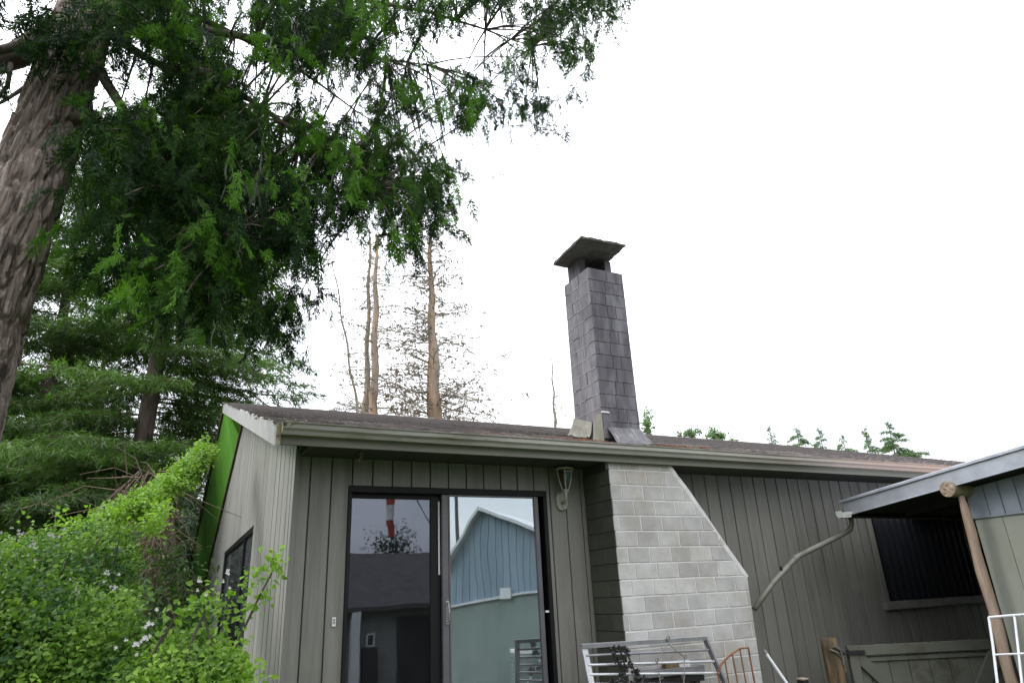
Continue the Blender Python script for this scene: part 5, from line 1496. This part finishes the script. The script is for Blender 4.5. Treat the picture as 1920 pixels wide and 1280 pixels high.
# thicket at the left
th = empty('bramble_thicket', ground_at(60, 1280, 5.2), 'big bright blackberry thicket with white blossom at the lower left', 'bush')
P = [blob(30, 1270, 4.8, .72, .6, .50, 7600), blob(0, 1150, 5.4, .62, .6, .42, 5200), blob(120, 1085, 6.0, .50, .5, .34, 3400), blob(150, 1215, 5.4, .36, .4, .44, 2600), blob(60, 1060, 6.3, .55, .5, .16, 2400), blob(-160, 1180, 5.2, .8, .8, .6, 2500), blob(130, 1320, 4.6, .40, .4, .34, 2200), blob(190, 1030, 6.3, .24, .3, .20, 900)]
leafy('foliage', th, np.concatenate(P), .036, .42, per=3, clump=.45)
mb = MB()
for _ in range(60):
    a = Vector(at(random.uniform(-60, 200), 1300, random.uniform(5, 6.2))); a.z = -.1
    b = Vector(at(random.uniform(-30, 230), random.uniform(1000, 1200), random.uniform(5, 6.3)))
    mb.tube([a, a.lerp(b, .6) + Vector((0, 0, .25)), b], [.009, .007, .004], 5, cap=False)
mb.build('canes', M['cane'], th)
flower_clusters(th, [(95, 1005), (60, 1035), (40, 1050), (70, 1062), (30, 985), (28, 978), (140, 1100), (170, 1240), (180, 1255), (195, 1242), (165, 1262), (215, 1100), (200, 1085), (120, 1190), (210, 1220), (150, 1105), (12, 1150), (100, 1000), (25, 995)], 4.9)
# vine running up to the gable
vn = empty('climbing_vine', ground_at(260, 1010, 7.6), 'yellow-green vine arching up from the thicket to the gable edge', 'vine')
path = [(110, 1025, 6.3), (170, 985, 6.7), (225, 950, 7.1), (280, 925, 7.5), (322, 897, 7.9), (352, 874, 8.2), (376, 853, 8.5), (386, 840, 8.7)]
P = []
for k in range(len(path) - 1):
    (x0, y0, d0), (x1, y1, d1) = path[k], path[k + 1]
    n_ = 980 if k < 5 else 560
    th_ = [52, 46, 36, 30, 26, 20, 12][k]
    for _ in range(n_):
        t = random.random(); xx = x0 + (x1 - x0) * t; nv_ = noise.noise(Vector((xx * .06, 3, 0))); e = random.random() ** 1.5 * th_ * max(.25, .8 + 1.5 * nv_)
        if noise.noise(Vector((xx * .05, e * .06, 9))) > .18: continue
        P.append(at(x0 + (x1 - x0) * t + random.gauss(0, 9), y0 + (y1 - y0) * t + e + random.gauss(0, 7), d0 + (d1 - d0) * t + random.uniform(-.35, .25)))
for (x, y, n_, s1, s2) in ((230, 1050, 260, 14, 12), (205, 1020, 240, 30, 20), (285, 985, 90, 12, 9), (160, 1015, 320, 40, 26), (300, 958, 90, 12, 9)):
    for _ in range(n_): P.append(at(random.gauss(x, s1), random.gauss(y, s2), random.uniform(6.5, 7.2)))
leafy('foliage', vn, np.array(P), .044, .76, per=3, upb=.9, clump=.3)
mb = MB(); mb.tube([at(x, y + 14, d_) for x, y, d_ in path], .02, 6)
for k in range(14):
    t = random.uniform(0, .9) * (len(path) - 1); i = int(t); q = t - i
    p = Vector(at(*[path[i][j] + (path[i+1][j] - path[i][j]) * q for j in range(3)])); mb.tube([p, p + Vector((random.uniform(-.1, .25), 0, -random.uniform(.15, .4)))], [.006, .003], 4, cap=False)
mb.tube([Vector(at(120, 1040, 6.3)), Vector((at(120, 1040, 6.3)[0] - .1, 6.2, -.1))], .03, 6)
mb.build('vine_stem', M['cane'], vn)
# bush in front of the house corner
bu = empty('bramble_bush', ground_at(350, 1280, 4.3), 'light green bramble bush with white blossom before the house corner', 'bush')
P = [blob(330, 1320, 4.3, .40, .40, .28, 3000, .3), blob(265, 1285, 4.6, .28, .3, .20, 1500, .3), blob(378, 1235, 4.5, .13, .2, .15, 800, .2), blob(405, 1310, 4.2, .17, .22, .26, 1300, .3), blob(375, 1150, 4.7, .07, .1, .08, 110, .1), blob(220, 1320, 4.5, .35, .3, .22, 1400, .3), blob(300, 1222, 4.9, .16, .2, .07, 260, .1), blob(345, 1235, 4.5, .2, .2, .14, 600, .2)]
leafy('foliage', bu, np.concatenate(P), .038, .58, per=3, spread=.07, clump=.35)
mb = MB()
canes = [((415, 1290), (440, 1215), (485, 1120), (522, 1050)), ((330, 1300), (360, 1200), (395, 1120), (405, 1110)), ((300, 1300), (300, 1210), (325, 1160), (340, 1150)), ((380, 1300), (400, 1230), (385, 1160), (372, 1140)), ((250, 1300), (280, 1240), (310, 1180), (330, 1175))]
CY = 4.25
for c_ in canes:
    q = [Vector(at(x, y, CY)) for x, y in c_]
    mb.tube([Vector((q[0].x - .05, q[0].y, -.1))] + q, [.012, .009, .008, .006, .003], 6, cap=False)
mb.build('canes', M['cane'], bu)
P2 = []
for (x, y, n_) in ((522, 1048, 5), (515, 1060, 5), (505, 1070, 6), (512, 1045, 4), (526, 1060, 4), (470, 1080, 3), (455, 1080, 3), (480, 1083, 3), (495, 1105, 5), (505, 1100, 4), (445, 1115, 4), (462, 1107, 4), (490, 1120, 3), (475, 1130, 3), (430, 1110, 3), (465, 1155, 4), (440, 1150, 4), (455, 1190, 4), (425, 1165, 4), (410, 1090, 2), (470, 1240, 5), (450, 1230, 4), (385, 1108, 4), (372, 1120, 4), (365, 1135, 5), (390, 1140, 5), (330, 1148, 4), (320, 1160, 4), (410, 1125, 4)):
    for _ in range(n_): P2.append(at(random.gauss(x, 5), random.gauss(y, 5), CY + random.uniform(-.06, .06)))
leafy('cane_leaves', bu, np.array(P2), .044, .72, per=3, upb=.4)
flower_clusters(bu, [(278, 1168), (270, 1195), (265, 1205), (275, 1200), (298, 1180), (424, 1085), (420, 1095), (431, 1090), (422, 1132), (375, 1100), (325, 1230), (240, 1205), (208, 1220), (460, 1175), (350, 1215)], 4.2)

# undergrowth closing the view at the far left, behind the conifers
ug = []
for (x, y, Y, rx, ry, rz_, n_) in ((-50, 1120, 19, 4, 2, 2.6, 2600), (150, 1120, 20, 4, 2, 2.4, 2600), (330, 1130, 22, 3.4, 2, 2.2, 2200), (60, 1000, 24, 5, 2, 2.6, 2600), (300, 1050, 26, 5, 2, 2.4, 2200), (-200, 1000, 20, 4, 2, 4, 1800)):
    ug.append(blob(x, y, Y, rx, ry, rz_, n_, .4))
tag(leafy('undergrowth', None, np.concatenate(ug), .30, .05, 'con_leaf', per=3, spread=.3, wid=.4), 'dark shaded undergrowth below the conifers', 'undergrowth', kind='stuff')

# --- dead trees behind the roof
def snag(name, base_px, top_px, Y, r0, r1, label, nbr, seed, blen=2.0, tw_=3, up=0.1, group='dead trees behind the roof', mt='snag'):
    r_ = random.Random(seed)
    a = Vector(at(*base_px, Y)); b = Vector(at(*top_px, Y)); a0 = Vector((a.x, a.y, -.1)); 
    t = empty(name, (a.x, a.y, 0), label, 'tree', group)
    mb = MB(); pts = [a0]; rad = [r0 * 1.15]
    for k in range(25):
        q = k / 24; p = a.lerp(b, q); pts.append(p + Vector((.04 * math.sin(k * .8 + seed), 0, 0))); rad.append((r0 + (r1 - r0) * q) * (1 + .16 * r_.uniform(-1, 1)))
    mb.tube(pts, rad, 9).build('trunk', M[mt], t, smooth=True)
    br = MB(); nd = MB()
    for k in range(nbr):
        q = r_.random() ** 1.15; p = a.lerp(b, q * .96); an = r_.uniform(0, 2 * PI); l = blen * (1 - q * .75) * r_.uniform(.35, 1.1)
        d_ = Vector((math.cos(an) * 1.0, math.sin(an) * .6, r_.gauss(up, .25))).normalized()
        P_ = [p]
        for j in range(1, 6):
            P_.append(p + d_ * l * j / 5 + Vector((r_.gauss(0, .04), 0, -.05 * j * j * .25 * l / 2 + r_.gauss(0, .03))))
        br.tube(P_, [.020 * (l / blen) + .010, .019, .016, .013, .010, .008], 4, cap=False)
        for j in range(int(tw_ * l)):
            i = r_.randrange(1, 5); s_ = P_[i]; e = s_ + Vector((r_.gauss(0, .22), r_.gauss(0, .15), r_.gauss(.02, .20)))
            br.tube([s_, s_.lerp(e, .5) + Vector((0, 0, .03)), e], [.012, .010, .007], 3, cap=False)
            if r_.random() < .6:
                for _ in range(3): nd.obox(e + Vector((r_.gauss(0, .04), 0, r_.gauss(0, .04))), e + Vector((r_.gauss(0, .06), .02, r_.gauss(0, .06))), .025, .02)
    tag(br.build('branches', M['snagtwig'], t), kind='stuff')
    if nd.v: tag(nd.build('dry_tufts', M['twig'], t), kind='stuff')
    return t
snag('dead_tree', (815, 790), (805, 415), 27, .33, .04, 'thickest bare dead tree with orange bark patches behind the roof', 240, 21, 5.4, 3.4, up=.16, mt='snag_orange')
snag('dead_tree', (701, 785), (706, 440), 27, .20, .06, 'slim bare trunk, right one of the close pair behind the roof', 75, 22, 3.4, 3)
snag('dead_tree', (686, 785), (694, 430), 28, .15, .05, 'slim bare trunk, left one of the close pair behind the roof', 40, 23, 2.4, 3)
snag('dead_tree', (673, 785), (624, 490), 26, .06, .02, 'thin leaning bare tree left of the pair of trunks', 34, 24, 1.1, 3, mt='snagtwig')
snag('dead_tree', (1041, 800), (1033, 650), 27, .07, .015, 'very thin lone bare sapling just left of the chimney', 14, 25, .5, 3, mt='snagtwig')
# small dull green growth among the snags
sb = []
for (x, y, n_, s1) in ((760, 770, 60, 14), (780, 700, 20, 20), (740, 745, 25, 15), (845, 780, 30, 18), (870, 790, 20, 18), (825, 460, 14, 12), (850, 510, 22, 14), (838, 530, 18, 12), (780, 470, 16, 12)):
    for _ in range(n_): sb.append(at(random.gauss(x, s1), random.gauss(y, s1 * .7), random.uniform(26, 28)))
tag(leafy('dry_foliage', None, np.array(sb), .20, .6, 'browntuft', per=4, spread=.2, wid=.35), 'sparse brown foliage clinging among the dead trees', 'dry foliage', kind='stuff')

lp_ = np.array([np.array(q_) + rng.normal(scale=(.55, .5, .45), size=3) for _ in range(420)])
leafy('crown', rt, lp_, .16, .05, 'con_leaf', per=3, spread=.2, wid=.5)
# --- far trees above the ridge at the right
def decid(px_, py_, Y, w, h, label, seed, n_=900, sparse=.2):
    t = empty('leafy_tree', ground_at(px_, py_, Y), label, 'tree', 'far leafy trees above the ridge')
    a = Vector(t.location); c_ = Vector(at(px_, py_, Y))
    mb = MB(); mb.tube([a, c_ + Vector((0, 0, -h * .2)), c_ + Vector((.1, 0, h * .7))], [.16, .09, .02], 6)
    r_ = random.Random(seed); P = []
    for k in range(9):
        e = c_ + Vector((r_.gauss(0, w * .5), r_.gauss(0, w * .4), r_.gauss(0, h * .5))); mb.tube([c_ + Vector((0, 0, -h * .3)), e], [.04, .012], 4, cap=False)
        for _ in range(n_ // 9): P.append(np.array(e) + rng.normal(scale=w * .20, size=3))
    mb.build('trunk', M['conbark'], t)
    leafy('crown', t, np.array(P), .20, .85, 'far_leaf', per=3, spread=.2)
decid(1214, 800, 42, .80, 1.0, 'sparse leafy treetop close beside the right of the chimney', 1, 240)
decid(1296, 812, 42, .60, .85, 'small leafy treetop, left one of the neighbouring two above the ridge', 2, 230)
decid(1340, 816, 42, .85, .90, 'broader leafy treetop, right one of the neighbouring two above the ridge', 3, 380)
decid(1372, 828, 44, .5, .40, 'low wisp of leaves just right of the broader leafy treetop', 4, 120)
firs = [(1440, 792, 50, .30, 'palest and faintest small fir above the ridge'), (1490, 797, 46, .74, 'second small fir from the left with a rounded bushy top'), (1533, 800, 50, .5, 'narrow fir right of the bushy one above the ridge'),
        (1577, 812, 46, .55, 'low yellowish fir in the middle of the right group'), (1619, 797, 46, .38, 'slim upright fir just left of the largest fir'), (1662, 785, 40, .74, 'largest and darkest fir above the right end of the ridge'), (1708, 845, 44, .6, 'tiny treetop just right of the largest fir')]
for i, (px_, py_, Y, rm, lab) in enumerate(firs):
    top = at(px_, py_, Y); b_ = (top[0], top[1], 0)
    conifer('fir_tree', b_, top[2], .16, rm * top[2], lab, 'small firs above the ridge', zlow=max(.5, top[2] - 5.0), step=.13, tint=(.2, .75) if i != 3 else (.6, 1.0), leafm='far_leaf', tuft=(.22, .42), per=9, wr=.15, seed=50 + i, skip=(.45 if i == 0 else .0), curve=1.0, dens=1.5, twigs=False)

# --- unseen conifers added behind the viewer to block low light: one tree, copied
cp = conifer('conifer_tree', (-16, -9, gz(-16, -9)), 14, .28, 4.4, 'tall dark conifer added unseen behind the viewer to block low sky light', 'added conifers behind the viewer', step=.22, tint=(0.0, .4), seed=77, per=10, tuft=(.4, .7), wr=.12)
for (x, y, sc) in ((-21, -2, .9), (-12, -15, 1.0), (-6, -19, 1.05), (-1, -21, .95), (-8, -12, .8), (24, -15, 1.0), (22, -8, 1.0), (23, -2, .95), (-24, 5, 1.0), (28, -20, 1.1)):
    c_ = cp.copy(); COL.objects.link(c_); c_.location = (x, y, gz(x, y)); c_.scale = (sc, sc, sc); c_.rotation_euler.z = random.uniform(0, 6.28)
    for ch in cp.children:
        d_ = ch.copy(); COL.objects.link(d_); d_.parent = c_; d_.matrix_parent_inverse = ch.matrix_parent_inverse.copy()
